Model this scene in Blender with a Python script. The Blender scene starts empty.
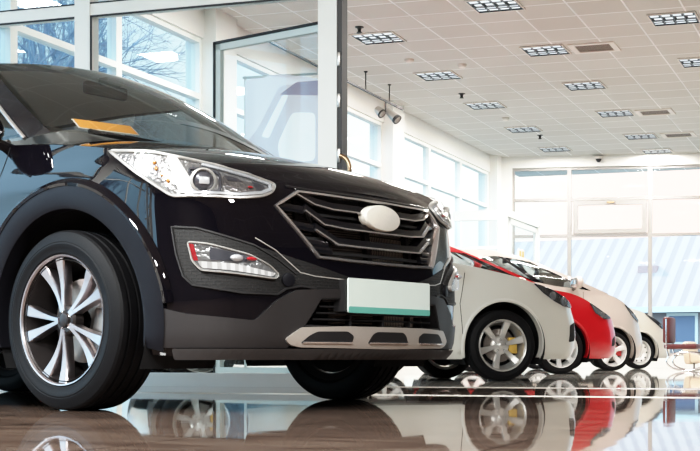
import bpy, bmesh, math, random
from mathutils import Vector, Matrix
R=math.radians; PI=math.pi
SC=bpy.context.scene; COL=SC.collection

# ------------------------------------------------------------------ helpers
def link(o, parent=None):
    COL.objects.link(o)
    if parent is not None: o.parent=parent
    return o
def tag(o,label=None,cat=None,group=None,kind=None):
    if label: o['label']=label
    if cat: o['category']=cat
    if group: o['group']=group
    if kind: o['kind']=kind
    return o
def thing(name,label,cat,loc=(0,0,0),rz=0,group=None,kind=None):
    o=bpy.data.objects.new(name,None); link(o); o.location=loc; o.rotation_euler=(0,0,rz); o.empty_display_size=.1
    return tag(o,label,cat,group,kind)
def mesh(name,verts,faces,mat,parent=None,smooth=True,angle=35,loc=None,rot=None,recalc=True):
    me=bpy.data.meshes.new(name); me.from_pydata([tuple(v) for v in verts],[],[tuple(f) for f in faces])
    if recalc:
        bm=bmesh.new(); bm.from_mesh(me); bmesh.ops.remove_doubles(bm,verts=bm.verts,dist=1e-6)
        bmesh.ops.recalc_face_normals(bm,faces=bm.faces); bm.to_mesh(me); bm.free()
    if smooth:
        me.shade_smooth()
        try: me.set_sharp_from_angle(angle=R(angle))
        except Exception: pass
    me.materials.append(mat)
    o=bpy.data.objects.new(name,me); link(o,parent)
    if loc is not None: o.location=loc
    if rot is not None: o.rotation_euler=rot
    return o
class MB:
    """collects primitive shapes into one mesh"""
    def __init__(s): s.v=[]; s.f=[]
    def add(s,v,f):
        n=len(s.v); s.v+= [tuple(p) for p in v]; s.f+=[tuple(i+n for i in q) for q in f]; return s
    def box(s,x0,x1,y0,y1,z0,z1,m=None,bev=0.0):
        if bev>0:
            bm=bmesh.new(); bmesh.ops.create_cube(bm,size=1)
            for v in bm.verts: v.co=Vector(((x0+x1)/2+v.co.x*(x1-x0),(y0+y1)/2+v.co.y*(y1-y0),(z0+z1)/2+v.co.z*(z1-z0)))
            bmesh.ops.bevel(bm,geom=list(bm.edges)+list(bm.verts),offset=bev,segments=2,affect='EDGES',profile=.5)
            v=[p.co.copy() for p in bm.verts]; bm.verts.index_update(); f=[[p.index for p in q.verts] for q in bm.faces]; bm.free()
        else:
            v=[Vector(p) for p in ((x0,y0,z0),(x1,y0,z0),(x1,y1,z0),(x0,y1,z0),(x0,y0,z1),(x1,y0,z1),(x1,y1,z1),(x0,y1,z1))]
            f=[(0,3,2,1),(4,5,6,7),(0,1,5,4),(1,2,6,5),(2,3,7,6),(3,0,4,7)]
        if m is not None: v=[m@Vector(p) for p in v]
        return s.add(v,f)
    def tube(s,path,r,n=10,closed=False,caps=True):
        P=[Vector(p) for p in path]; k=len(P); rr=r if isinstance(r,(list,tuple)) else [r]*k
        V=[];F=[]; up=None
        for i,p in enumerate(P):
            a=P[(i-1)%k] if (closed or i>0) else p; b=P[(i+1)%k] if (closed or i<k-1) else p
            t=(b-a).normalized() if (b-a).length>1e-9 else Vector((0,0,1))
            if up is None: up=Vector((0,0,1)) if abs(t.z)<.9 else Vector((1,0,0))
            x=t.cross(up); 
            if x.length<1e-6: x=t.orthogonal()
            x.normalize(); up=x.cross(t).normalized()
            for j in range(n):
                an=2*PI*j/n; V.append(p+(x*math.cos(an)+up*math.sin(an))*rr[i])
        for i in range(k if closed else k-1):
            for j in range(n):
                a=i*n; b=((i+1)%k)*n; F.append((a+j,a+(j+1)%n,b+(j+1)%n,b+j))
        if caps and not closed: F.append(tuple(range(n-1,-1,-1))); F.append(tuple(range((k-1)*n,k*n)))
        return s.add(V,F)
    def lathe(s,prof,n=48,axis='y',origin=(0,0,0),a0=0.0,a1=2*PI):
        """prof: (axial, radius)"""
        full=abs(a1-a0-2*PI)<1e-6; V=[];F=[];k=len(prof); m=n if full else n+1
        for j in range(m):
            an=a0+(a1-a0)*j/n; c,sn=math.cos(an),math.sin(an)
            for (t,r) in prof:
                p=(r*c,t,r*sn) if axis=='y' else ((r*c,r*sn,t) if axis=='z' else (t,r*c,r*sn))
                V.append((p[0]+origin[0],p[1]+origin[1],p[2]+origin[2]))
        for j in range(n):
            a=j*k; b=((j+1)%m)*k
            for i in range(k-1): F.append((a+i,a+i+1,b+i+1,b+i))
        return s.add(V,F)
    def ball(s,c,r,n=12,m=None):
        rx,ry,rz=r if isinstance(r,(list,tuple)) else (r,r,r); V=[];F=[]
        for i in range(n+1):
            th=PI*i/n
            for j in range(2*n):
                ph=PI*j/n; p=Vector((rx*math.sin(th)*math.cos(ph),ry*math.sin(th)*math.sin(ph),rz*math.cos(th)))
                if m is not None: p=m@p
                V.append(p+Vector(c))
        w=2*n
        for i in range(n):
            for j in range(w): F.append((i*w+j,i*w+(j+1)%w,(i+1)*w+(j+1)%w,(i+1)*w+j))
        return s.add(V,F)
    def grid(s,fn,nu,nv,keep=None):
        V=[fn(i/nu,j/nv) for i in range(nu+1) for j in range(nv+1)]; F=[]
        for i in range(nu):
            for j in range(nv):
                if keep is None or keep(i,j): F.append((i*(nv+1)+j,(i+1)*(nv+1)+j,(i+1)*(nv+1)+j+1,i*(nv+1)+j+1))
        return s.add(V,F)
    def build(s,name,mat,parent=None,**k): return mesh(name,s.v,s.f,mat,parent,**k)
def dup(o,parent=None):
    c=o.copy(); link(c,parent)
    for ch in o.children: dup(ch,c)
    return c
def densify(poly,step,closed=True):
    out=[]; n=len(poly)
    for i in range(n if closed else n-1):
        a,b=poly[i],poly[(i+1)%n]; L=math.hypot(b[0]-a[0],b[1]-a[1]); k=max(1,int(math.ceil(L/step)))
        out+=[(a[0]+(b[0]-a[0])*t/k,a[1]+(b[1]-a[1])*t/k) for t in range(k)]
    if not closed: out.append(poly[-1])
    return out
def rounded(poly,r,n=4):
    """round every corner of a polygon"""
    out=[];k=len(poly)
    for i in range(k):
        p,a,b=Vector(poly[i]),Vector(poly[i-1]),Vector(poly[(i+1)%k])
        d=min(r,(a-p).length*.45,(b-p).length*.45); s=p+(a-p).normalized()*d; e=p+(b-p).normalized()*d
        for t in range(n+1):
            q=t/n; out.append(tuple(s*(1-q)**2+p*2*q*(1-q)+e*q*q))
    return out
def patch(poly,mapf,off=0.0,depth=0.0,step=.03):
    """polygon in a 2-D surface space, finely cut, laid on the surface by mapf(x,y,off), with a skirt of the given depth"""
    pts=densify(poly,step); bm=bmesh.new()
    vs=[bm.verts.new((p[0],p[1],0)) for p in pts]; f=bm.faces.new(vs); bmesh.ops.triangulate(bm,faces=[f])
    xs=[p[0] for p in pts]; ys=[p[1] for p in pts]
    for ax,lo,hi in ((0,min(xs),max(xs)),(1,min(ys),max(ys))):
        k=int(math.floor((hi-lo)/step))
        for i in range(1,k+1):
            c=[0,0,0]; c[ax]=lo+i*step+1e-5; n=[0,0,0]; n[ax]=1
            bmesh.ops.bisect_plane(bm,geom=list(bm.verts)+list(bm.edges)+list(bm.faces),plane_co=c,plane_no=n,dist=1e-6)
    bmesh.ops.remove_doubles(bm,verts=bm.verts,dist=1e-5)
    bm.verts.index_update()
    V=[Vector(mapf(v.co.x,v.co.y,off)) for v in bm.verts]; F=[[v.index for v in q.verts] for q in bm.faces]
    if depth:
        n0=len(V); idx={}
        for e in bm.edges:
            if len(e.link_faces)==1:
                for v in e.verts:
                    if v.index not in idx: idx[v.index]=len(V); V.append(Vector(mapf(v.co.x,v.co.y,off-depth)))
                a,b=e.verts[0].index,e.verts[1].index; F.append((a,b,idx[b],idx[a]))
    bm.free(); return V,F
def ribbon(path,w,h,mapf,off=0.0,closed=False,step=.03,back=0.0):
    """bar of width w standing h proud of a surface along a 2-D path"""
    P=densify(path,step,closed); n=len(P); V=[];F=[]
    sec=[(-.5,-1),(-.5,.45),(-.28,1.0),(.28,1.0),(.5,.45),(.5,-1)]
    for i,p in enumerate(P):
        a=P[(i-1)%n] if (closed or i>0) else p; b=P[(i+1)%n] if (closed or i<n-1) else p
        tx,ty=b[0]-a[0],b[1]-a[1]; l=math.hypot(tx,ty) or 1; nx,ny=-ty/l,tx/l
        ww=w(i/(n-1)) if callable(w) else w
        for (q,e) in sec: V.append(mapf(p[0]+nx*ww*q,p[1]+ny*ww*q,off+(h*e if e>0 else -back)))
    k=len(sec)
    for i in range(n if closed else n-1):
        a=i*k;b=((i+1)%n)*k
        for j in range(k): F.append((a+j,a+(j+1)%k,b+(j+1)%k,b+j))
    if not closed: F.append(tuple(range(k))); F.append(tuple((n-1)*k+j for j in range(k-1,-1,-1)))
    return V,F
def inside(poly,x,y):
    c=False;n=len(poly)
    for i in range(n):
        x0,y0=poly[i];x1,y1=poly[i-1]
        if (y0>y)!=(y1>y) and x<(x1-x0)*(y-y0)/(y1-y0)+x0: c=not c
    return c

# ------------------------------------------------------------------ materials
MATS={}
def nt(name):
    m=bpy.data.materials.new(name); m.use_nodes=True; t=m.node_tree; t.nodes.clear()
    out=t.nodes.new('ShaderNodeOutputMaterial'); MATS[name]=m; return m,t,out
def pbr(name,col,rough=.5,metal=0.0,coat=0.0,coat_rough=.03,spec=.5,noise=0.0,nscale=20,bump=0.0,bscale=60,emit=None,estr=0.0):
    m,t,out=nt(name); N=t.nodes; L=t.links
    b=N.new('ShaderNodeBsdfPrincipled'); L.new(b.outputs[0],out.inputs[0])
    b.inputs['Base Color'].default_value=(*col,1); b.inputs['Roughness'].default_value=rough; b.inputs['Metallic'].default_value=metal
    b.inputs['Coat Weight'].default_value=coat; b.inputs['Coat Roughness'].default_value=coat_rough; b.inputs['Specular IOR Level'].default_value=spec
    if emit: b.inputs['Emission Color'].default_value=(*emit,1); b.inputs['Emission Strength'].default_value=estr
    tc=N.new('ShaderNodeTexCoord')
    nz=N.new('ShaderNodeTexNoise'); nz.inputs['Scale'].default_value=nscale; nz.inputs['Detail'].default_value=4; L.new(tc.outputs['Object'],nz.inputs['Vector'])
    mx=N.new('ShaderNodeMixRGB'); mx.blend_type='MULTIPLY'; mx.inputs['Fac'].default_value=1
    mx.inputs['Color1'].default_value=(*col,1)
    mr=N.new('ShaderNodeMapRange'); mr.inputs['To Min'].default_value=1-noise; mr.inputs['To Max'].default_value=1+noise*.6
    L.new(nz.outputs['Fac'],mr.inputs['Value']); L.new(mr.outputs[0],mx.inputs['Color2']); L.new(mx.outputs[0],b.inputs['Base Color'])
    if bump:
        n2=N.new('ShaderNodeTexNoise'); n2.inputs['Scale'].default_value=bscale; L.new(tc.outputs['Object'],n2.inputs['Vector'])
        bp=N.new('ShaderNodeBump'); bp.inputs['Strength'].default_value=bump; bp.inputs['Distance'].default_value=.01; L.new(n2.outputs['Fac'],bp.inputs['Height']); L.new(bp.outputs[0],b.inputs['Normal'])
    return m
def glass(name,tint,refl=.06,rough=0.0,edge=.6):
    m,t,out=nt(name); N=t.nodes; L=t.links
    tr=N.new('ShaderNodeBsdfTransparent'); tr.inputs[0].default_value=(*tint,1)
    gl=N.new('ShaderNodeBsdfGlossy'); gl.inputs['Roughness'].default_value=rough; gl.inputs[0].default_value=(1,1,1,1)
    fr=N.new('ShaderNodeFresnel'); fr.inputs[0].default_value=1.45
    ml=N.new('ShaderNodeMath'); ml.operation='MULTIPLY_ADD'; ml.inputs[1].default_value=edge; ml.inputs[2].default_value=refl; ml.use_clamp=True
    L.new(fr.outputs[0],ml.inputs[0])
    mx=N.new('ShaderNodeMixShader'); L.new(ml.outputs[0],mx.inputs[0]); L.new(tr.outputs[0],mx.inputs[1]); L.new(gl.outputs[0],mx.inputs[2]); L.new(mx.outputs[0],out.inputs[0])
    return m
def flake(name,col,rough,coat=1.0,metal=.0,spec=.3):
    return pbr(name,col,rough,metal,coat,.012,spec,noise=.06,nscale=300)
def meshmat(name,a,b,sx,sy,rough=.6):
    """moulded honeycomb: brick pattern in object space"""
    m,t,out=nt(name); N=t.nodes; L=t.links
    p=N.new('ShaderNodeBsdfPrincipled'); L.new(p.outputs[0],out.inputs[0]); p.inputs['Roughness'].default_value=rough
    tc=N.new('ShaderNodeTexCoord'); sp=N.new('ShaderNodeSeparateXYZ'); L.new(tc.outputs['Object'],sp.inputs[0])
    cb=N.new('ShaderNodeCombineXYZ'); L.new(sp.outputs['Y'],cb.inputs[0]); L.new(sp.outputs['Z'],cb.inputs[1])
    br=N.new('ShaderNodeTexBrick'); br.inputs['Scale'].default_value=1; br.inputs['Brick Width'].default_value=sx; br.inputs['Row Height'].default_value=sy
    br.inputs['Mortar Size'].default_value=sy*.2; br.inputs['Mortar Smooth'].default_value=.3
    br.inputs['Color1'].default_value=(*a,1); br.inputs['Color2'].default_value=(*a,1); br.inputs['Mortar'].default_value=(*b,1)
    L.new(cb.outputs[0],br.inputs['Vector']); L.new(br.outputs['Color'],p.inputs['Base Color'])
    bp=N.new('ShaderNodeBump'); bp.inputs['Strength'].default_value=1; bp.inputs['Distance'].default_value=.006
    L.new(br.outputs['Fac'],bp.inputs['Height']); L.new(bp.outputs[0],p.inputs['Normal'])
    return m
def stripes(name,a,b,axis,period,rough=.5,metal=0.0,duty=.5,emit=0.0,wave=False):
    m,t,out=nt(name); N=t.nodes; L=t.links
    p=N.new('ShaderNodeBsdfPrincipled'); L.new(p.outputs[0],out.inputs[0]); p.inputs['Roughness'].default_value=rough; p.inputs['Metallic'].default_value=metal
    tc=N.new('ShaderNodeTexCoord'); sp=N.new('ShaderNodeSeparateXYZ'); L.new(tc.outputs['Object'],sp.inputs[0])
    md=N.new('ShaderNodeMath'); md.operation='DIVIDE'; md.inputs[1].default_value=period; L.new(sp.outputs[axis],md.inputs[0])
    fr=N.new('ShaderNodeMath'); fr.operation='FRACT'; L.new(md.outputs[0],fr.inputs[0])
    cr=N.new('ShaderNodeValToRGB'); L.new(fr.outputs[0],cr.inputs[0]); e=cr.color_ramp.elements
    e[0].position=max(0,duty-.12); e[0].color=(*a,1); e[1].position=duty; e[1].color=(*b,1)
    L.new(cr.outputs[0],p.inputs['Base Color'])
    if emit: L.new(cr.outputs[0],p.inputs['Emission Color']); p.inputs['Emission Strength'].default_value=emit
    bp=N.new('ShaderNodeBump'); bp.inputs['Distance'].default_value=.01; L.new(fr.outputs[0],bp.inputs['Height']); L.new(bp.outputs[0],p.inputs['Normal'])
    return m
M={}
M['black']=flake('black_car_paint',(.0035,.003,.005),.3,spec=.0)
M['gloss']=pbr('gloss_black_trim',(.006,.006,.008),.12,coat=.6)
M['white']=flake('white_car_paint',(.72,.70,.64),.35)
M['red']=flake('red_car_paint',(.46,.008,.014),.3)
M['beige']=flake('silver_beige_car_paint',(.50,.44,.39),.32,metal=.1)
M['cream']=flake('cream_car_paint',(.62,.59,.53),.35)
M['clad']=pbr('grey_bumper_plastic',(.018,.0155,.016),.5,noise=.15,nscale=40,bump=.08,bscale=500)
M['clad2']=pbr('dark_wheel_arch_plastic',(.008,.008,.011),.42,spec=.16,noise=.1,nscale=60)
M['val']=pbr('valance_plastic',(.045,.042,.043),.6,noise=.2,nscale=30)
M['dark']=pbr('dark_plastic',(.012,.011,.012),.55,noise=.2)
M['pit']=pbr('deep_black',(.004,.004,.005),.9)
M['mesh']=meshmat('black_honeycomb_mesh',(.0012,.001,.001),(.007,.006,.0065),.022,.0125)
M['core']=stripes('radiator_core',(.03,.026,.024),(.26,.23,.21),'Z',.011,.5,.3)
M['corev']=stripes('radiator_fins',(.05,.045,.04),(.62,.56,.50),'Y',.012,.45,.3)
M['chrome']=pbr('chrome',(.88,.86,.86),.10,.9,noise=.03)
M['satin']=pbr('satin_silver',(.60,.58,.55),.32,.5,noise=.06,nscale=60)
M['skid']=pbr('silver_skid_plate',(.50,.46,.42),.38,.45,noise=.06,nscale=90)
M['alloy']=pbr('machined_alloy',(.50,.46,.47),.30,1.0,noise=.08,nscale=120)
M['alloyd']=pbr('dark_alloy',(.035,.03,.03),.35,.6,noise=.1)
M['alloys']=pbr('silver_alloy',(.74,.72,.69),.3,.7,noise=.05)
M['alloyw']=pbr('pale_alloy',(.80,.79,.77),.35,.35,noise=.05)
M['rubber']=pbr('tyre_rubber',(.0035,.0033,.0042),.6,spec=.22,noise=.25,nscale=25,bump=.1,bscale=150)
M['disc']=pbr('brake_disc',(.3,.27,.25),.35,.9,noise=.2)
M['gold']=pbr('gold_caliper',(.65,.42,.10),.4,.2)
M['redcal']=pbr('hub_red',(.35,.03,.03),.5)
M['badge']=pbr('blank_badge',(.72,.69,.62),.4,0,.3,noise=.08,nscale=60)
M['plate']=pbr('plate_white',(.72,.82,.78),.35,0,.3,noise=.03)
M['green']=pbr('plate_green',(.14,.42,.36),.4,0,.3)
M['amber']=pbr('amber_lens',(.9,.32,.06),.2,coat=1)
M['redlens']=pbr('red_lens',(.5,.02,.03),.2,coat=1)
M['lampback']=pbr('lamp_reflector',(.30,.295,.29),.2,.7,noise=.55,nscale=34,bump=.5,bscale=34,emit=(.9,.92,.95),estr=.05)  # faint emission added to whiten the car lamp reflectors
M['lampmid']=pbr('lamp_grey_chrome',(.30,.29,.29),.2,.7,noise=.5,nscale=50,bump=.5,bscale=50)
M['lampdark']=pbr('lamp_dark',(.10,.10,.115),.25,.5)
M['lampwhite']=pbr('lamp_white_guide',(.50,.51,.53),.25,.1,coat=.6)
M['foglens']=stripes('fog_lens',(.62,.61,.60),(.96,.95,.93),'Y',.026,.22,.2,.55,.10)
M['lens']=glass('clear_lens',(.96,.97,.98),.02,0,.7)
M['carglass']=glass('windscreen_glass',(.93,.95,.94),.05,0,1.25)
M['sideglass']=glass('side_glass',(.86,.89,.89),.03,0,.8)
M['pane']=glass('window_pane',(.94,.97,.98),.0,0,.05)
M['headliner']=pbr('headliner',(.72,.71,.67),.9,noise=.05)
M['interior']=pbr('cabin_trim',(.12,.12,.115),.7,noise=.2)
M['seat']=pbr('cabin_seat_cloth',(.24,.235,.22),.8,noise=.2,nscale=60)
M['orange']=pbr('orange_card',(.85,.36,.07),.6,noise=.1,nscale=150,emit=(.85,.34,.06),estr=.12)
M['paper']=pbr('white_card',(.85,.83,.78),.6)
M['frame']=pbr('white_window_frame',(.84,.85,.81),.4,noise=.04,nscale=6)
M['frameg']=pbr('grey_green_frame',(.74,.77,.73),.4,noise=.05,nscale=6)
M['frameb']=pbr('warm_grey_frame',(.33,.31,.29),.5)
M['gasket']=pbr('black_gasket',(.02,.02,.022),.6)
M['wall']=pbr('white_plaster',(.80,.79,.75),.8,noise=.05,nscale=3)
M['wallb']=pbr('brown_wall',(.035,.024,.02),.8,noise=.2,nscale=1.5)
M['steel']=pbr('brushed_steel',(.5,.47,.44),.3,.9,noise=.1)
M['bronze']=pbr('bronze_handle',(.42,.28,.17),.25,.9)
M['blackmetal']=pbr('black_metal',(.03,.028,.028),.45,.3)
M['vent']=stripes('vent_slats',(.03,.022,.018),(.30,.24,.20),'Y',.03,.5,0,.6)
M['fixture']=pbr('lamp_tray',(.82,.85,.88),.2,.4,emit=(.85,.95,1),estr=.6)
M['louvre']=pbr('lamp_louvre',(.10,.11,.12),.3,.5)
M['louvred']=pbr('lamp_gap',(.02,.025,.03),.5)
M['plastic']=pbr('white_plastic',(.72,.66,.60),.5)
M['banner']=pbr('banner_sheet',(.74,.71,.74),.8,noise=.06,nscale=4,emit=(.74,.71,.74),estr=.5)  # banner materials glow; emission stands in for backlight through the fabric
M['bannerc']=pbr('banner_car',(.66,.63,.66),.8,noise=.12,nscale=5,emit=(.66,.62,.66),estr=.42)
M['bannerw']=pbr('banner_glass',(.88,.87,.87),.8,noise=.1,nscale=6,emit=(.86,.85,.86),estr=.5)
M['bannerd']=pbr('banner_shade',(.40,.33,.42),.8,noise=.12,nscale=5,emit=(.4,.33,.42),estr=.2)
M['maroon']=pbr('maroon_leather',(.10,.02,.02),.5)
M['beigel']=pbr('beige_leather',(.66,.54,.42),.6)
M['bark']=pbr('bark',(.20,.25,.32),.9,noise=.3,nscale=8)
M['ground']=pbr('pale_paving',(.35,.33,.32),.9,noise=.1,nscale=.6)
M['lawn']=pbr('winter_grass',(.17,.20,.22),.95,noise=.4,nscale=1.2)
M['render']=pbr('pale_render',(.32,.26,.25),.9,noise=.06,nscale=1.2)
M['roof1']=stripes('violet_corrugated_roof',(.46,.345,.33),(.58,.455,.43),'X',.5,.6,0,.5)
M['roof2']=stripes('pink_corrugated_roof',(.52,.37,.34),(.62,.47,.43),'X',.5,.6,0,.5)
M['pinkbrick']=pbr('pink_brick',(.62,.40,.36),.9,noise=.2)
M['blueglass']=pbr('blue_house_window',(.16,.18,.26),.2)
WORLD=1.6; SUN=3.5; HALL=78; NEAR=560; SPOT=420; EXPO=.22; VT='Standard'; LOOK='None'; GAM=1.0
ORG=((-.400,-.561,1.29),(-.342,-.286,1.29),(-.306,-.269,1.25),(-.371,-.544,1.25))
# ------------------------------------------------------------------ place: room axes b (right) and a (away), turned 17.3 deg from the camera
PSI=R(17.3); SA,CA=math.sin(PSI),math.cos(PSI)
def W(b,a,z=0.0): return Vector((a*SA+b*CA, a*CA-b*SA, z))
HC=4.6          # ceiling height
WB=-8.2         # left window wall
def room(name,kind='structure',parent=None):
    o=bpy.data.objects.new(name,None); link(o,parent); o.rotation_euler=(0,0,-PSI) if parent is None else (0,0,0)
    if kind: o['kind']=kind
    return o
def st(o): o['kind']='structure'; return o
RZ=(0,0,-PSI)

# floor: polished stone tiles with two inlaid pale bands
def floor_mat():
    m,t,out=nt('polished_floor_tiles'); N=t.nodes; L=t.links
    p=N.new('ShaderNodeBsdfPrincipled'); L.new(p.outputs[0],out.inputs[0])
    tc=N.new('ShaderNodeTexCoord'); sp=N.new('ShaderNodeSeparateXYZ'); L.new(tc.outputs['Object'],sp.inputs[0])
    mp=N.new('ShaderNodeMapping'); mp.inputs['Scale'].default_value=(.8,3.2,1); L.new(tc.outputs['Object'],mp.inputs[0])
    nz=N.new('ShaderNodeTexNoise'); nz.inputs['Scale'].default_value=1.6; nz.inputs['Detail'].default_value=8; nz.inputs['Roughness'].default_value=.62; nz.inputs['Distortion'].default_value=1.2; L.new(mp.outputs[0],nz.inputs['Vector'])
    cr=N.new('ShaderNodeValToRGB'); e=cr.color_ramp.elements; e[0].position=.32; e[0].color=(.075,.05,.04,1); e[1].position=.70; e[1].color=(.25,.18,.145,1); L.new(nz.outputs['Fac'],cr.inputs[0])
    # pale tiles beyond a line across the hall
    def band(lo,hi,sock):
        a=N.new('ShaderNodeMath'); a.operation='GREATER_THAN'; a.inputs[1].default_value=lo; L.new(sock,a.inputs[0])
        b=N.new('ShaderNodeMath'); b.operation='LESS_THAN'; b.inputs[1].default_value=hi; L.new(sock,b.inputs[0])
        c=N.new('ShaderNodeMath'); c.operation='MULTIPLY'; L.new(a.outputs[0],c.inputs[0]); L.new(b.outputs[0],c.inputs[1]); return c.outputs[0]
    def over(base,col,fac):
        x=N.new('ShaderNodeMixRGB'); L.new(fac,x.inputs[0]); L.new(base,x.inputs[1]); x.inputs[2].default_value=(*col,1); return x.outputs[0]
    c=cr.outputs[0]
    c=over(c,(.52,.50,.46),band(9.1,99,sp.outputs['Y']))
    c=over(c,(.70,.64,.56),band(6.90,7.16,sp.outputs['Y']))
    c=over(c,(.66,.60,.54),band(8.75,9.1,sp.outputs['Y']))
    br=N.new('ShaderNodeTexBrick'); br.offset=0; br.inputs['Scale'].default_value=1; br.inputs['Brick Width'].default_value=.9; br.inputs['Row Height'].default_value=.9; br.inputs['Mortar Size'].default_value=.006; br.inputs['Mortar Smooth'].default_value=.1
    br.inputs['Color1'].default_value=(1,1,1,1); br.inputs['Color2'].default_value=(.93,.92,.91,1); br.inputs['Mortar'].default_value=(.35,.33,.32,1); L.new(tc.outputs['Object'],br.inputs['Vector'])
    mu=N.new('ShaderNodeMixRGB'); mu.blend_type='MULTIPLY'; mu.inputs[0].default_value=1; L.new(c,mu.inputs[1]); L.new(br.outputs['Color'],mu.inputs[2]); L.new(mu.outputs[0],p.inputs['Base Color'])
    rr=N.new('ShaderNodeMapRange'); rr.inputs['To Min'].default_value=.012; rr.inputs['To Max'].default_value=.04; L.new(nz.outputs['Fac'],rr.inputs[0]); 
    def addr(a,fac,k):
        x=N.new('ShaderNodeMath'); x.operation='MULTIPLY_ADD'; x.inputs[1].default_value=k; L.new(fac,x.inputs[0]); L.new(a,x.inputs[2]); return x.outputs[0]
    q=addr(rr.outputs[0],band(6.90,7.16,sp.outputs['Y']),.26); q=addr(q,band(8.75,9.1,sp.outputs['Y']),.2)
    L.new(q,p.inputs['Roughness'])
    p.inputs['Specular IOR Level'].default_value=.40
    n2=N.new('ShaderNodeTexNoise'); n2.inputs['Scale'].default_value=2.2; n2.inputs['Detail'].default_value=2; L.new(tc.outputs['Object'],n2.inputs['Vector'])
    bp=N.new('ShaderNodeBump'); bp.inputs['Strength'].default_value=.02; bp.inputs['Distance'].default_value=.02; L.new(n2.outputs['Fac'],bp.inputs['Height']); L.new(bp.outputs[0],p.inputs['Normal'])
    return m
def ceil_mat():
    m,t,out=nt('ceiling_tiles'); N=t.nodes; L=t.links
    p=N.new('ShaderNodeBsdfPrincipled'); L.new(p.outputs[0],out.inputs[0]); p.inputs['Roughness'].default_value=.85
    tc=N.new('ShaderNodeTexCoord'); mp=N.new('ShaderNodeMapping'); mp.inputs['Location'].default_value=(.37,.02,0); L.new(tc.outputs['Object'],mp.inputs[0])
    br=N.new('ShaderNodeTexBrick'); br.offset=0; br.inputs['Scale'].default_value=1; br.inputs['Brick Width'].default_value=.68; br.inputs['Row Height'].default_value=.6275; br.inputs['Mortar Size'].default_value=.014; br.inputs['Mortar Smooth'].default_value=.2
    br.inputs['Color1'].default_value=(.57,.545,.51,1); br.inputs['Color2'].default_value=(.53,.50,.465,1); br.inputs['Mortar'].default_value=(.86,.85,.83,1); L.new(mp.outputs[0],br.inputs['Vector'])
    nz=N.new('ShaderNodeTexNoise'); nz.inputs['Scale'].default_value=.35; L.new(tc.outputs['Object'],nz.inputs['Vector'])
    mr=N.new('ShaderNodeMapRange'); mr.inputs['To Min'].default_value=.88; mr.inputs['To Max'].default_value=1.1; L.new(nz.outputs['Fac'],mr.inputs[0])
    mu=N.new('ShaderNodeMixRGB'); mu.blend_type='MULTIPLY'; mu.inputs[0].default_value=1; L.new(br.outputs['Color'],mu.inputs[1]); L.new(mr.outputs[0],mu.inputs[2]); L.new(mu.outputs[0],p.inputs['Base Color'])
    bp=N.new('ShaderNodeBump'); bp.inputs['Distance'].default_value=.01; L.new(br.outputs['Fac'],bp.inputs['Height']); L.new(bp.outputs[0],p.inputs['Normal'])
    return m
A0,A1,B1=-6.0,30.5,9.5
st(MB().box(WB-.3,B1,A0,A1,-.12,0).build('floor',floor_mat(),rot=RZ,smooth=False))
st(MB().box(WB-.3,B1,A0,A1,HC,HC+.15).build('ceiling',ceil_mat(),rot=RZ,smooth=False))
st(MB().box(B1,B1+.2,A0,A1,0,HC).build('wall_right',M['wallb'],rot=RZ,smooth=False))
st(MB().box(WB-.3,B1+.2,A0-.2,A0,0,HC).build('wall_front',M['wallb'],rot=RZ,smooth=False))

# left window wall: sill, header, columns every 6.1 m and three bays between them
COLS=[-3.7,2.4,8.5,14.6,20.75,27.0]
wl=MB().box(WB-.25,WB+.0,A0,A1-3,0,.12).box(WB-.25,WB+.02,A0,A1-2.9,4.23,HC)
for c in COLS: wl.box(WB-.25,WB+.18,c,c+.55,0,HC)
st(wl.build('wall_left',M['wall'],rot=RZ,smooth=False))
wi=0
for k in range(len(COLS)-1):
    s0,s1=COLS[k]+.55,COLS[k+1]; n=3 if k<4 else 4
    n=3
    for j in range(n):
        y0=s0+(s1-s0)*j/n; y1=s0+(s1-s0)*(j+1)/n; wi+=1
        w=room('window_%d'%wi); f=MB(); t=.055
        f.box(WB-.14,WB-.02,y0,y0+t,.12,4.23).box(WB-.14,WB-.02,y1-t,y1,.12,4.23)
        for z in (.12,1.1,3.46,4.17): f.box(WB-.14,WB-.02,y0+t,y1-t,z,z+.07)
        f.build('window_frame',M['frame'],w,smooth=False)
        MB().box(WB-.09,WB-.08,y0+t,y1-t,.15,4.2).build('pane',M['pane'],w,smooth=False)
# back wall: a corner pier, header and window bays
P0=Vector((.26,28.5,0)); BD=Vector((.988,-.156,0)).normalized(); BANG=math.atan2(BD.y,BD.x)
bw=MB().box(-.3,.445,0,.25,0,HC).box(.445,9.4,0,.25,4.35,HC).box(.445,9.4,0,.25,0,.25)
o=st(bw.build('wall_back',M['wall'],loc=P0,rot=(0,0,BANG),smooth=False))
edges=[.445,1.693,3.438,5.18,6.92,8.66]
for i in range(5):
    x0,x1=edges[i],edges[i+1]; wi+=1
    w=bpy.data.objects.new('window_%d'%wi,None); link(w); w.location=P0; w.rotation_euler=(0,0,BANG); w['kind']='structure'
    f=MB(); t=.045
    f.box(x0,x0+t,.06,.16,.25,4.35).box(x1-t,x1,.06,.16,.25,4.35)
    for z in (.25,2.83,3.62,4.29): f.box(x0+t,x1-t,.06,.16,z,z+.06)
    f.build('window_frame',M['frameb'],w,smooth=False)
    MB().box(x0+t,x1-t,.105,.115,.3,4.3).build('pane',M['pane'],w,smooth=False)
    if i==1:
        s=MB(); a,b=x0+.09,x1-.07
        s.box(a,a+.10,.03,.12,2.9,3.61).box(b-.10,b,.03,.12,2.9,3.61).box(a+.1,b-.1,.03,.12,2.9,2.99).box(a+.1,b-.1,.03,.12,3.52,3.61)
        sa=s.build('sash',M['frameb'],w,smooth=False); MB().box((a+b)/2-.06,(a+b)/2+.1,.0,.03,3.55,3.59).build('sash_latch',M['bronze'],sa,smooth=False)

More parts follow.
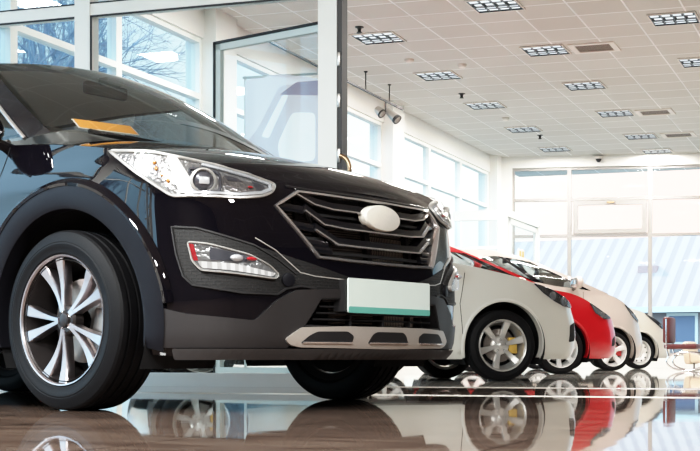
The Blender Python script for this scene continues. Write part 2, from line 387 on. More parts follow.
# glazed partition behind the black car
PA=8.75; PB=-3.87
wp=room('wall_partition')
f=MB()
f.box(PB-.073,PB+.075,PA-.06,PA+.06,0,HC).box(-6.0,-5.865,PA-.06,PA+.06,0,HC)
for (b0,b1) in ((WB+.02,-6.0),(-5.865,PB-.073)):
    f.box(b0,b1,PA-.05,PA+.05,2.86,2.95).box(b0,b1,PA-.05,PA+.05,0,.1)
f.box(WB+.02,PB+.075,PA-.05,PA+.05,HC-.1,HC)
f.build('frame',M['frame'],wp,smooth=False)
g=MB()
for (b0,b1) in ((WB+.02,-6.0),(-5.865,PB-.073)):
    g.box(b0+.0,b1,PA-.056,PA-.05,2.845,2.86).box(b0,b1,PA-.056,PA-.05,2.95,2.96)
g.box(-5.865,-5.85,PA-.056,PA-.05,.1,2.86)
g.build('gasket',M['gasket'],wp,smooth=False)
for (b0,b1) in ((WB+.02,-6.0),(-5.865,PB-.073)):
    MB().box(b0,b1,PA-.004,PA+.004,.1,2.86).build('pane',M['pane'],wp,smooth=False)
    MB().box(b0,b1,PA-.004,PA+.004,2.95,HC-.1).build('pane',M['pane'],wp,smooth=False)
jb=MB().box(PB+.075,PB+.112,PA-.05,PA+.05,0,HC-.1).build('trim_1',M['blackmetal'],rot=RZ,smooth=False); st(jb)
for z in (2.03,2.33,1.63):
    MB().box(PB+.074,PB+.10,PA-.058,PA-.05,z,z+.10,bev=.003).build('hinge',M['steel'],jb)
# the open glass leaf hung from the wide post
dr=bpy.data.objects.new('door_1',None); link(dr); dr['kind']='structure'
q0=W(PB-.073,PA+.08); q1=Vector((-2.07,10.25,0)); dd=q1-q0; dr.location=q0; dr.rotation_euler=(0,0,math.atan2(dd.y,dd.x)); DL=dd.length
f=MB().box(0,DL,-.02,.02,2.63,2.68).box(0,.05,-.02,.02,.02,2.68).box(DL-.05,DL,-.02,.02,.02,2.68).box(0,DL,-.025,.025,.02,.14)
f.build('door_frame',M['frameg'],dr,smooth=False)
MB().box(0,DL+.004,-.03,.03,2.68,2.70).box(DL,DL+.02,-.03,.03,.02,2.70).build('door_edge',M['gasket'],dr,smooth=False)
MB().box(.05,DL-.05,-.004,.004,.14,2.63).build('pane',M['pane'],dr,smooth=False)
# bronze pull handle on the jamb, seen past the wide post
wp2=bpy.data.objects.new('trim_2',None); link(wp2); wp2['kind']='structure'
h=[W(PB+.16,PA-.02,1.72)+Vector((.02*0,0,0))]
pts=[]
for i in range(13):
    t=PI*i/12; pts.append(W(PB+.105+.075*math.sin(t),PA-.07,1.575-.10*math.cos(t)))
MB().tube(pts,.018,12).build('door_handle',M['bronze'],wp2)

# far entrance vestibule in the left back corner
wv=room('wall_vestibule'); VB=-6.95; V0,V1=24.0,26.35
f=MB().box(WB+.2,VB,V0-.06,V0+.06,2.86,3.05).box(VB-.14,VB+.02,V0-.07,V0+.07,0,3.05).box(WB+.2,VB,V0-.05,V0+.05,0,.2).box(WB+.2,VB,V0-.04,V0+.04,2.3,2.36)
f.box(VB-.05,VB+.05,V0,V1,2.92,3.05).box(VB-.05,VB+.05,V1-.1,V1,0,3.0)
f.build('frame',M['frame'],wv,smooth=False)
MB().box(WB+.2,VB-.14,V0-.004,V0+.004,.2,2.86).build('pane',M['pane'],wv,smooth=False)
d2=room('door_2'); f=MB(); a0,a1=V0+.12,V1-.12
f.box(VB-.03,VB+.03,a0,a0+.1,.03,2.9).box(VB-.03,VB+.03,a1-.1,a1,.03,2.9).box(VB-.03,VB+.03,a0,a1,2.8,2.9).box(VB-.03,VB+.03,a0,a1,.03,.2).box(VB-.03,VB+.03,(a0+a1)/2-.05,(a0+a1)/2+.05,.03,2.0).box(VB-.03,VB+.03,a0,a1,1.95,2.03)
f.build('door_frame',M['frame'],d2,smooth=False); MB().box(VB-.004,VB+.004,a0+.1,a1-.1,.2,2.8).build('pane',M['pane'],d2,smooth=False)
o=MB().box(VB+.04,VB+.06,a0+.55,a0+1.0,2.12,2.36,bev=.01).build('door_notice',M['plastic'],rot=RZ)
tag(o,'small beige notice fixed high on the far vestibule door','sign')
MB().box(VB+.06,VB+.065,a0+.62,a0+.74,2.16,2.32).box(VB+.06,VB+.065,a0+.82,a0+.94,2.16,2.32).build('printed_panel',M['gold'],o,smooth=False)

# ceiling lights
def ceiling_light(label):
    t=thing('ceiling_light',label,'ceiling light',rz=-PSI,group='louvred ceiling lights')
    MB().box(-.31,.31,-.29,.29,-.004,.0).build('tray',M['louvred'],t,smooth=False)
    MB().box(-.31,.31,-.29,-.275,-.02,0).box(-.31,.31,.275,.29,-.02,0).box(-.31,-.295,-.275,.275,-.02,0).box(.295,.31,-.275,.275,-.02,0).build('light_frame',M['plastic'],t,smooth=False)
    r=MB()
    for i in range(4):
        for j in range(3):
            x0=-.28+i*.145+(.03 if j%2 else 0); y0=-.26+j*.18
            r.box(x0,x0+.105,y0,y0+.12,-.010,-.004)
    r.build('reflector',M['fixture'],t,smooth=False)
    l=MB()
    for j in range(5): l.box(-.29,.29,-.27+j*.133,-.264+j*.133,-.02,-.008)
    for i in range(5): l.box(-.292+i*.1445,-.284+i*.1445,-.27,.27,-.022,-.008)
    l.build('louvre',M['louvre'],t,smooth=False)
    return t
LP=[(-6.63,16.6,'left row of the ceiling, nearest the wide post'),(-6.63,19.1,'left row, second from the wide post'),(-6.63,21.6,'left row, third from the wide post'),(-6.63,24.1,'left row, fourth from the wide post'),(-6.63,26.6,'left row, nearest the back wall'),
(-4.62,15.47,'middle row, cut by the top edge of the picture'),(-4.62,17.98,'middle row, beside the nearest ceiling vent'),(-4.62,20.5,'middle row, third from the top edge'),(-4.62,23.0,'middle row, beside the second ceiling vent'),(-4.62,25.55,'middle row, beside the farthest ceiling vent'),(-4.62,27.5,'middle row, nearest the back wall'),
(-2.6,16.79,'right row, upper one at the right edge'),(-2.6,19.36,'right row, lower one at the right edge')]
first=None
for b,a,l in LP:
    lab='square louvred ceiling light, '+l
    if first is None: first=ceiling_light(lab); o=first
    else: o=dup(first); o['label']=lab
    o.location=W(b,a,HC)
first=None
for b,a,l in [(-3.92,18.02,'nearest of the three, right of a middle row light'),(-3.92,23.1,'second of the three, beyond the nearest vent'),(-3.88,25.6,'farthest of the three, close to the back wall')]:
    lab='slatted dark brown ceiling vent, '+l
    if first is None:
        t=thing('ceiling_vent',lab,'air vent',rz=-PSI,group='ceiling vents'); first=t
        MB().box(-.33,.33,-.27,-.2,-.02,0).box(-.33,.33,.2,.27,-.02,0).box(-.33,-.25,-.2,.2,-.02,0).box(.25,.33,-.2,.2,-.02,0).build('vent_frame',M['plastic'],t,smooth=False)
        MB().box(-.25,.25,-.2,.2,-.006,-.002).build('vent_slats',M['vent'],t,smooth=False)
    else: t=dup(first); t['label']=lab
    t.location=W(b,a,HC)
for b,a,l in [(-6.66,16.0,'above the nearest left row light'),(-6.72,20.55,'just before the third left row light'),(-6.5,24.85,'between the two farthest left row lights')]:
    o=MB().lathe([(0,.06),(-.01,.06),(-.02,.03),(-.045,.022),(-.06,.022),(-.08,.04),(-.085,.0)],20,'z').build('sprinkler_head',M['blackmetal'],loc=W(b,a,HC+.003))
    tag(o,'dark sprinkler head hanging from the ceiling '+l,'sprinkler','ceiling sprinklers')
for b,a,l in [(-6.68,17.95,'between the first and second left row lights'),(-6.04,18.5,'pale brown, right of the second left row light'),(-6.63,22.85,'between the third and fourth left row lights')]:
    o=MB().lathe([(0,.07),(-.03,.068),(-.05,.05),(-.055,0)],20,'z').build('smoke_detector',M['plastic'],loc=W(b,a,HC))
    tag(o,'pale round smoke detector on the ceiling '+l,'smoke detector','smoke detectors')
cp=P0+BD*2.34+Vector((-.156,-.988,0))*.06
t=thing('security_camera','small dome security camera above the back windows','security camera',(cp.x,cp.y,4.55))
MB().lathe([(0,.0),(0,.09),(-.05,.085),(-.055,.07)],20,'z').build('camera_base',M['plastic'],t); MB().lathe([(-.05,.065),(-.09,.055),(-.12,.03),(-.128,0)],20,'z').build('camera_dome',M['dark'],t)
# spotlight track along the left wall
t=thing('spotlight_track','grey lighting track hung below the ceiling near left column','lighting track',W(-7.6,0,0),-PSI)
MB().box(-.018,.018,15.2,20.1,4.29,4.315).build('rail',M['blackmetal'],t,smooth=False)
for y in (18.5,19.5): MB().box(-.007,.007,y,y+.014,4.315,HC).build('hanger',M['blackmetal'],t,smooth=False)
for y in (18.5,19.5): MB().lathe([(0,0),(0,.03),(-.015,.03),(-.02,.008)],14,'z',(0,y+.012,HC)).build('hanger_cup',M['blackmetal'],t)
s=thing('spotlight','twin headed spotlight clipped to the ceiling track','spotlight',W(-7.6,19.35,4.28))
mt=Matrix.Rotation(R(125),4,'Y')@Matrix.Rotation(R(15),4,'X')
MB().tube([(0,0,0),(0,0,-.16)],.015,8).tube([(-.1,0,-.12),(.1,.0,-.16)],.014,8).build('bracket',M['blackmetal'],s)
for x,z,L_ in ((.1,-.2,.13),(-.1,-.14,.07)):
    o=MB().lathe([(-L_,.0),(-L_,.05),(-.03,.062),(L_*.6,.075),(L_,.078),(L_*.96,.065),(L_*.5,0)],18,'z').build('lamp_head',M['steel'],s,loc=(x,0,z),rot=(R(20),R(135),0))
    MB().lathe([(L_*.55,.072),(L_*.9,.081),(L_*1.05,.081),(L_*1.05,.06)],18,'z').build('lamp_ring',M['blackmetal'],o)
# banner with a car picture, hung beyond the open leaf
bc=Vector((-1.62,10.6,0)); bt=thing('advertising_banner','pale banner printed with a faded car picture hung behind the glass door','banner',bc,0)
bt.scale=(.63,.63,.885)
def bn(x0,x1,z0,z1,y): return lambda i,j:(x0+(x1-x0)*i, y+.015*math.sin(7*i+3*j), z0+(z1-z0)*j)
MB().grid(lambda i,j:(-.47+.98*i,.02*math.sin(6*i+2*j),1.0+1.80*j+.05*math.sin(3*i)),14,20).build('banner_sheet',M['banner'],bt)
bm_=lambda x,y,o:(x,.02*math.sin(6*(x+.47)/.98+2*(y-1.0)/1.8)-.006-o,y)
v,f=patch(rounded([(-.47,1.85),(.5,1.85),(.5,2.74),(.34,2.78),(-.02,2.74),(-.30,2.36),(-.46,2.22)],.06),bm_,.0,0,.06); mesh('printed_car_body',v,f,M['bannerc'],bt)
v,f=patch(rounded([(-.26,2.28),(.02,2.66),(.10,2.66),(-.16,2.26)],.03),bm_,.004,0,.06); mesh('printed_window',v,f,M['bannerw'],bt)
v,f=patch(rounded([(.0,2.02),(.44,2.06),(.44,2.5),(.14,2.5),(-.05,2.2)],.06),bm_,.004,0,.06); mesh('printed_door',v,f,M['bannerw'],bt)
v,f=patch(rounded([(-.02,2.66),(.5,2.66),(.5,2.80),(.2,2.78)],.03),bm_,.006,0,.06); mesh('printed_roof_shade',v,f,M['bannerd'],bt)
MB().tube([(-.5,0,2.82),(.53,0,2.86)],.012,8).build('banner_rod',M['frame'],bt)
for x in (-.47,.5): MB().box(x-.015,x+.015,.02,.05,0,2.84).build('banner_stand',M['frame'],bt,smooth=False)
for x in (-.47,.5): MB().box(x-.02,x+.02,-.2,.25,0,.03).build('stand_foot',M['frame'],bt,smooth=False)
def pchip(tab, x):
    n=len(tab)
    if x<=tab[0][0]: return tab[0][1]
    if x>=tab[-1][0]: return tab[-1][1]
    for i in range(n-1):
        if x<=tab[i+1][0]: break
    def d(k): return (tab[k+1][1]-tab[k][1])/(tab[k+1][0]-tab[k][0])
    def m(k):
        if k==0: return d(0)
        if k==n-1: return d(n-2)
        a,b=d(k-1),d(k)
        if a*b<=0: return 0.0
        h0=tab[k][0]-tab[k-1][0]; h1=tab[k+1][0]-tab[k][0]
        w1=2*h1+h0; w2=h1+2*h0
        return (w1+w2)/(w1/a+w2/b)
    h=tab[i+1][0]-tab[i][0]; t=(x-tab[i][0])/h
    a,b=tab[i][1],tab[i+1][1]; ma,mb=m(i)*h,m(i+1)*h
    return a*(2*t**3-3*t*t+1)+ma*(t**3-2*t*t+t)+b*(-2*t**3+3*t*t)+mb*(t**3-t*t)

class Shell:
    """Car body wrap. plan: (v,u,ztop,zbot) from the front centre round one side to the rear centre."""
    def __init__(self, plan, du, dv):
        self.du, self.dv = du, dv
        n=len(plan); P=[tuple(p) for p in plan]
        first=(-P[1][0],)+P[1][1:]; last=(-P[-2][0],)+P[-2][1:]
        Q=[first]+P+[last]
        pts=[]
        for i in range(1,n):
            p0,p1,p2,p3=Q[i-1],Q[i],Q[i+1],Q[i+2]
            for k in range(16):
                t=k/16.0
                # centripetal-ish cubic: chord scaled tangents
                d=lambda a,b: max(1e-6,math.hypot(a[0]-b[0],a[1]-b[1]))
                h0,h1,h2=d(p0,p1),d(p1,p2),d(p2,p3)
                o=[]
                for c in (0,1,2,3):
                    m1=((p1[c]-p0[c])/h0*h1+(p2[c]-p1[c])/h1*h0)/(h0+h1)*h1
                    m2=((p2[c]-p1[c])/h1*h2+(p3[c]-p2[c])/h2*h1)/(h1+h2)*h1
                    o.append(p1[c]*(2*t**3-3*t*t+1)+m1*(t**3-2*t*t+t)+p2[c]*(-2*t**3+3*t*t)+m2*(t**3-t*t))
                pts.append(tuple(o))
        pts.append(P[-1])
        S=[0.0]
        for a,b in zip(pts,pts[1:]): S.append(S[-1]+math.hypot(a[0]-b[0],a[1]-b[1]))
        self.pts,self.S,self.L=pts,S,S[-1]
    def at(self,s):
        s=max(0.0,min(self.L,s)); S=self.S
        lo,hi=0,len(S)-1
        while hi-lo>1:
            m=(lo+hi)//2
            if S[m]<=s: lo=m
            else: hi=m
        h=S[hi]-S[lo] or 1e-9; t=(s-S[lo])/h
        a,b=self.pts[lo],self.pts[hi]
        o=[a[i]+(b[i]-a[i])*t for i in range(4)]
        # smooth tangent
        k0,k1=max(0,lo-2),min(len(S)-1,hi+2)
        tv,tu=self.pts[k1][0]-self.pts[k0][0],self.pts[k1][1]-self.pts[k0][1]
        if s<1e-9: tv,tu=1.0,0.0
        l=math.hypot(tv,tu) or 1e-9
        nv,nu=-tu/l,tv/l
        return o[0],o[1],nv,nu,o[2],o[3]
    def P(self,s,z,off=0.0):
        sg=1 if s>=0 else -1
        v,u,nv,nu,zt,zb=self.at(abs(s))
        d=pchip(self.du,z)*nu*nu+pchip(self.dv,z)*nv*nv+off
        return (u+nu*d, sg*(v+nv*d), z)
    def s_of_u(self,u):
        """arc length on the side (past the corner) where the plan reaches u"""
        lo,hi=0.0,self.L
        k=[i for i,p in enumerate(self.pts) if p[1]<=u]
        if not k: return 0.0
        i=k[0]
        if i==0: return 0.0
        a,b=self.pts[i-1],self.pts[i]
        t=(a[1]-u)/((a[1]-b[1]) or 1e-9)
        return self.S[i-1]+t*(self.S[i]-self.S[i-1])
SUV_PLAN=[(0,.955,.905,.215),(.2,.942,.908,.215),(.4,.905,.918,.215),(.53,.862,.932,.215),(.65,.818,.95,.215),(.745,.76,.968,.215),(.825,.672,.985,.22),
 (.882,.57,1.0,.225),(.915,.45,1.02,.23),(.932,.3,1.045,.235),(.938,0,1.09,.24),(.938,-.35,1.125,.24),(.935,-.8,1.145,.24),(.935,-1.5,1.16,.24),(.935,-2.3,1.18,.24),(.92,-3.0,1.2,.25),(.86,-3.4,1.2,.28),(.68,-3.63,1.2,.3),(.4,-3.72,1.2,.3),(0,-3.75,1.2,.3)]
SUV_DU=[(.2,-.075),(.235,-.03),(.29,-.008),(.4,0),(.5,.004),(.62,-.006),(.75,-.028),(.83,-.045),(.88,-.06),(.93,-.1),(1.0,-.16),(1.2,-.2)]
SUV_DV=[(.2,-.05),(.3,-.012),(.5,0),(.8,0),(.9,-.008),(.97,-.025),(1.03,-.045),(1.09,-.062),(1.15,-.075),(1.2,-.085)]
# ------------------------------------------------------------------ cars
def lerp(a,b,t): return a+(b-a)*t
def wheel(root,u,side,yc,Rt,w,rr,st):
    """rim as the part; tyre, spokes, nuts and brake are its sub-parts. outward is local +y"""
    rot=(0,0,0 if side>0 else PI); loc=(u,side*yc,Rt)
    lw=w*.5
    b=MB().lathe([(lw-.012,rr-.004),(lw-.006,rr+.004),(lw-.014,rr+.010),(lw-.03,rr-.002),(lw-.02,rr-.016),(lw-.05,rr-.022),(lw-.09,rr-.035),(-lw*.2,rr-.045),(-lw*.8,rr-.03),(-lw+.012,rr+.006)],64)
    hub=st.get('hub',.062); yh=lw-st.get('dish',.045)
    b.lathe([(yh-.05,0),(yh-.05,hub*1.15),(yh-.012,hub*1.1),(yh-.004,hub*.9),(yh-.006,0)],32)
    wh=b.build('wheel',M[st.get('barrel',st.get('rim','alloy'))],root,loc=loc,rot=rot)
    if st.get('barrel'): MB().lathe([(lw-.014,rr-.006),(lw-.006,rr-.002),(lw-.004,rr+.003),(lw-.013,rr+.006)],72).build('rim_lip',M[st['rim']],wh)
    pr=[(-lw*.84,rr-.002),(-lw*.98,rr+.02),(-lw*1.02,(rr*.55+Rt*.45)),(-lw*.98,Rt-.035),(-lw*.88,Rt-.010),(-lw*.80,Rt-.003)]
    for g in (-.56,-.19,.19,.56):
        c=lw*g; pr+=[(c-.007,Rt),(c-.005,Rt-.009),(c+.005,Rt-.009),(c+.007,Rt)]
    pr+=[(lw*.80,Rt-.003),(lw*.88,Rt-.010),(lw*.98,Rt-.035),(lw*1.01,Rt-.05),(lw*1.0,Rt-.052),(lw*1.02,(rr*.55+Rt*.45)),(lw*1.005,rr+.035),(lw*.99,rr+.032),(lw*.97,rr+.012),(lw*.86,rr-.002)]
    MB().lathe(pr,96).build('tire',M['rubber'],wh,angle=25)
    if st.get('steel'):
        MB().lathe([(yh-.03,0),(yh-.0,.05),(yh-.0,.075),(yh-.03,.095),(yh+.005,rr*.62),(yh+.01,rr*.80),(yh-.02,rr*.9),(yh-.03,rr-.02)],48).build('wheel_disc',M[st['mat']],wh)
        for k in range(10):
            a=2*PI*k/10; MB().ball((rr*.71*math.cos(a),yh+.008,rr*.71*math.sin(a)),(.017,.006,.017),6).build('vent_hole',M['pit'],wh)
    for (a0,a1) in st.get('spokes',()):
        r0,r1=hub*.72,rr-.008; w0,w1=st['w']; n=9; V=[];F=[]
        for i in range(n+1):
            t=i/n; r=lerp(r0,r1,t); an=R(lerp(a0,a1,t**.8)); ww=lerp(w0,w1,t**st.get('flare',1.6))*.5
            y=lerp(yh,lw-.022,t**1.3)+st.get('bow',-.008)*math.sin(PI*t)
            c,s_=math.cos(an),math.sin(an)
            for (q,dy) in ((-1,-.04),(-1,-.006),(-.8,0),(.8,0),(1,-.006),(1,-.04)):
                V.append((c*r-s_*ww*q,y+dy,s_*r+c*ww*q))
        for i in range(n):
            for j in range(6): F.append((i*6+j,i*6+(j+1)%6,i*6+6+(j+1)%6,i*6+6+j))
        F.append(tuple(range(6))); F.append(tuple(n*6+j for j in range(5,-1,-1)))
        mesh('spoke',V,F,M[st['mat']],wh)
    MB().lathe([(yh-.004,0),(yh+.006,.0),(yh+.006,.020),(yh+.002,.028),(yh-.006,.030)],24).build('center_cap',M[st.get('cap','alloyd')],wh)
    for k in range(5):
        a=2*PI*k/5+R(st.get('nut0',18)); MB().lathe([(yh-.012,.0),(yh-.002,.010),(yh-.012,.012),(yh-.02,.012)],10,origin=(hub*.72*math.cos(a),0,hub*.72*math.sin(a))).build('wheel_nut',M['dark' if st.get('nutd') else 'chrome'],wh)
    MB().lathe([(-.015,.05),(-.015,rr*.66),(.0,rr*.66),(.0,.05)],40).build('brake_disc',M['disc'],wh)
    if st.get('caliper'):
        m=Matrix.Rotation(R(st.get('cal_a',10)),4,'Y')
        MB().box(rr*.36,rr*.74,-.02,.03,-.075,.075,m=m,bev=.012).build('brake_caliper',M[st['caliper']],wh)
    MB().lathe([(-lw*.7,0),(-lw*.7,rr-.035)],32).build('wheel_back',M['pit'],wh)
    return wh

def seat(root,name,u,v,mat):
    b=MB().box(u-.25,u+.27,v-.25,v+.25,.62,.78,bev=.05)
    m=Matrix.Translation((u-.24,v,.74))@Matrix.Rotation(R(-17),4,'Y')
    b.box(-.07,.07,-.25,.25,0,.62,m=m,bev=.05).box(-.05,.05,-.13,.13,.66,.84,m=m,bev=.04)
    b.box(-.012,.012,-.07,-.05,.6,.7,m=m).box(-.012,.012,.05,.07,.6,.7,m=m)
    return b.build(name,mat,root)

class Car:
    def __init__(c,P):
        c.P=P; c.sh=Shell(P['plan'],P['du'],P['dv'])
        c.root=thing(P['name'],P['label'],'car',(P['loc'][0],P['loc'][1],0),P['yaw'],P.get('group'))
    def s(c,u): return c.sh.s_of_u(u)
    def mf(c,side=0):
        if side==0: return lambda x,y,o: c.sh.P(x,y,o)
        return lambda x,y,o: c.sh.P(side*x,y,o)
    def uz(c,side): return lambda x,y,o: c.sh.P(side*c.sh.s_of_u(x),y,o)
    def add(c,name,vf,mat,parent=None,**k):
        return mesh(name,vf[0],vf[1],M[mat],parent or c.root,**k)
    def body(c):
        P,sh=c.P,c.sh; S=[]; s=0.0; ds=P.get('ds',.04); sf=c.s(.2)
        while s<sf: S.append((s,0)); s+=ds
        while s<sh.L: S.append((s,0)); s+=.07
        S.append((sh.L,0))
        for (uc,zc,Ra) in P['arches']:
            S=[q for q in S if not (abs(sh.at(q[0])[1]-uc)<Ra+.012 and sh.at(q[0])[0]>.5)]
            n=28
            for i in range(n+1):
                u=uc+(Ra-.0008)*math.cos(PI*i/n); S.append((c.s(u),1))
            S+= [(c.s(uc+Ra+.0012),0),(c.s(uc-Ra-.0012),0)]
        S.sort(); half=[q[0] for q in S]; ss=[-x for x in reversed(half)]+half[1:]
        nt_=P.get('rows',22); V=[];F=[];info=[]
        for s in ss:
            v,u,nv,nu,zt,zb=sh.at(abs(s))
            if v>.5:
                for (uc,zc,Ra) in P['arches']:
                    if abs(u-uc)<Ra: zb=max(zb,zc+math.sqrt(max(0,Ra*Ra-(u-uc)**2)))
            for j in range(nt_+1):
                z=zb+(zt-zb)*j/nt_; V.append(sh.P(s,z)); info.append((abs(s),z))
        k=nt_+1; holes=P.get('holes',[])
        for i in range(len(ss)-1):
            for j in range(nt_):
                q=(i*k+j,(i+1)*k+j,(i+1)*k+j+1,i*k+j+1)
                if holes:
                    x=sum(info[a][0] for a in q)/4; z=sum(info[a][1] for a in q)/4
                    if any(inside(h,x,z) for h in holes): continue
                F.append(q)
        mesh('body_shell',V,F,M[P['paint']],c.root,angle=50)
        # hood: from the front lip back to the cowl, crowned between the two upper edges
        sc=c.s(P['cowl']); n=P.get('hood_n',30); m=24
        def hood(a,b):
            s=.015+(sc-.015)*a; v,u,nv,nu,zt,zb=sh.at(s); p=sh.P(s,zt); t=2*b-1
            cr=max(0,pchip(P['hood'],p[0])-zt)
            return (p[0]+P.get('hood_bow',0)*(1-t*t)*a, p[1]*t, zt+cr*(1-abs(t)**P.get('hood_pow',2.3)))
        MB().grid(hood,n,m).build('hood',M[P['paint']],c.root,angle=60); c.hood=hood
        for (uc,zc,Ra) in P['arches']:
            for sd in (-1,1):
                y=c.sh.at(c.s(uc))[0]
                b=MB().lathe([(y-.03,Ra+.012),(y-.42,Ra+.012),(y-.42,.02)],32,origin=(uc,0,zc),a0=R(-25),a1=R(205))
                if sd<0: b.v=[(p[0],-p[1],p[2]) for p in b.v]
                b.build('wheel_well',M['pit'],c.root)
        y=P['half']-.12; Lr=P['rear']
        MB().box(Lr+.35,P['front']-.42,-y+.22,y-.22,P.get('under',.24),P.get('under',.24)+.06).build('underbody',M['dark'],c.root,smooth=False) if not P.get('split_under') else None
        MB().box(Lr+.2,P['cowl']-.1,-y,y,.55,.60).build('cabin_floor',M['interior'],c.root,smooth=False)
    def top(c):
        P,sh=c.P,c.sh; ub,vb,zb=P['ws_base']; uh,vh,zh=P['header']; ur,vr,zr=P['roof_end']; urb=P['tail_u']
        bow,bowh,cr=P.get('bow',.14),P.get('bowh',.10),P.get('crown',.04)
        def ws(a,b):
            t=2*b-1; q=1-t*t
            A=(ub+bow*q,vb*t,zb+P.get('bz',.01)*q); B=(uh+bowh*q,vh*t,zh+cr*q); k=P.get('wsk',.045)*4*a*(1-a)*(.25+.75*q)
            return (lerp(A[0],B[0],a)+k*.5, lerp(A[1],B[1],a), lerp(A[2],B[2],a)+k*.8)
        MB().grid(ws,14,24).build('windshield',M[P.get('wsglass','carglass')],c.root)
        def re(t):   # roof edge line
            u=lerp(uh,ur,t); return (u, lerp(vh,vr,t)+.02*math.sin(PI*t), pchip(P['roof'],-u))
        def roof(a,b):
            e=re(a); t=2*b-1; q=1-t*t
            return (e[0]+bowh*q*(1-a)-.05*q*a, e[1]*t, e[2]+(cr+.02*math.sin(PI*a))*q)
        MB().grid(roof,16,16).build('roof',M[P['paint']],c.root)
        MB().grid(lambda a,b:(lambda p:(p[0]-.02,p[1]*.97,p[2]-.03))(roof(a,b)),10,10).build('headliner',M['headliner'],c.root)
        def side(sd):
            def f(a,b,o=0.0):
                u=lerp(ub,urb,a); s=c.s(u); p=sh.P(s,sh.at(s)[4]); A=(p[0],p[1]-.012,p[2]-.004); B=re(a)
                if a<.25:
                    k=(1-a/.25)**2; A=(A[0],lerp(A[1],vb,k),lerp(A[2],zb,k))
                x=4*b*(1-b)*.035
                return (lerp(A[0],B[0],b), sd*(lerp(A[1],B[1],b)+x+o), lerp(A[2],B[2],b)+x*.2)
            return f
        pm=P.get('pillar','gloss')
        for sd in (-1,1):
            f=side(sd)
            def pc(name,a0,a1,b0,b1,mat,o=0.0):
                n=max(2,int((a1-a0)*30)); MB().grid(lambda x,y:f(lerp(a0,a1,x),lerp(b0,b1,y),o),n,8).build(name,M[mat],c.root)
            A1_=P.get('apil',.05)
            pc('front_pillar',0,A1_,0,1,P.get('pillarA',pm)); rb=P.get('railb',.92); pc('roof_rail_panel',A1_,1,rb,1,P.get('railp',P['paint']))
            for (a0,a1) in P['panes']: pc('side_window',a0,a1,.0,rb,'sideglass')
            ed=[A1_]+[x for p in P['panes'] for x in p]+[1.0]
            for i in range(0,len(ed),2):
                if ed[i+1]-ed[i]>.004: pc('window_pillar',ed[i],ed[i+1],0,rb,pm if i<len(ed)-2 else P['paint'])
            c.sidef=f
            if P.get('belt'):
                MB().tube([f(lerp(0.07,.9,i/20),.0,.008) for i in range(21)],.011,8).build('belt_trim',M['chrome'],c.root)
                MB().tube([f(A1_+.007,lerp(0.0,.75,i/10),.008) for i in range(11)],.009,8).build('window_trim',M['chrome'],c.root)
        def tail(a,b):
            t=2*b-1; T=roof(1,b); rv=.80*P['half']/.94; s=sh.L*1.0
            B=(lerp(sh.pts[-1][1],urb,abs(t)**2.5)+.05, t*rv*1.08, sh.pts[-1][2])
            return tuple(lerp(B[i],T[i],a) for i in range(3))
        MB().grid(tail,8,12).build('rear_window',M['sideglass'],c.root)
        MB().grid(lambda a,b:(lerp(urb+.1,sh.pts[-1][1]+.03,a),(2*b-1)*P['half']*.86,sh.pts[-1][2]-.01),2,4).build('parcel_shelf',M['interior'],c.root)
        # cabin
        du=ub-.1
        MB().box(du-.42,du+.22,-vb+.08,vb-.08,zb-.34,zb-.06,bev=.06).box(du-.5,du-.15,.22,.58,zb-.20,zb+.0,bev=.05).build('dashboard',M['interior'],c.root)
        b=MB(); m=Matrix.Translation((du-.62,.38,zb-.16))@Matrix.Rotation(R(68),4,'Y')
        b.tube([m@Vector((.18*math.cos(2*PI*i/28),.18*math.sin(2*PI*i/28),0)) for i in range(28)],.015,8,closed=True).tube([m@Vector((-.17,0,0)),m@Vector((.17,0,0))],.016,6).tube([m@Vector((0,0,0)),Vector((du-.3,.38,zb-.22))],.03,8)
        b.build('steering_wheel',M['dark'],c.root)
        o=P.get('seat_u',ub-1.0); hs=zb-1.2
        for v in (-.38,.38):
            q=seat(c.root,'front_seat',o,v,M['seat']); q.location=(0,0,hs)
        q=seat(c.root,'rear_seat',o-.85,-.33,M['seat']); q.location=(0,0,hs); q=seat(c.root,'rear_seat',o-.85,.33,M['seat']); q.location=(0,0,hs)
        MB().box(uh+.06,uh+.10,-.13,.13,zh-.07,zh-.005,bev=.015).box(uh+.08,uh+.16,-.05,.05,zh-.02,zh+.02,bev=.012).tube([(uh+.08,0,zh-.03),(uh+.12,0,zh+.02)],.015,6).build('rear_view_mirror',M['dark'],c.root)
    def mirror(c,u,z,v,sc=1.0,mat=None):
        for sd in (-1,1):
            y=sd*v
            b=MB().ball((u,y,z),(.085*sc,.115*sc,.085*sc),12); 
            b.v=[((u-.03+(p[0]-u)*.3) if p[0]<u-.03 else p[0],p[1],p[2]) for p in b.v]
            o=b.build('side_mirror',M[mat or c.P['paint']],c.root)
            MB().box(u-.062*sc,u-.058*sc,y-.09*sc,y+.09*sc,z-.06*sc,z+.06*sc,bev=.002).build('mirror_glass',M['chrome'],o)
            MB().tube([(u+.01,y-sd*.06,z-.05*sc),(u+.03,y-sd*.20*sc,z-.09*sc)],.025*sc,8).build('mirror_arm',M['gloss'],o)
    def seams(c,lines,mat='pit',w=.006):
        for sd in (-1,1):
            for ln in lines: c.add('panel_gap',ribbon(ln,w,.0015,c.uz(sd),0,step=.05),mat)
    def handle(c,u,z):
        for sd in (-1,1): c.add('door_handle',ribbon([(u,z),(u-.2,z+.005)],.025,.03,c.uz(sd),0,step=.03),c.P['paint'])
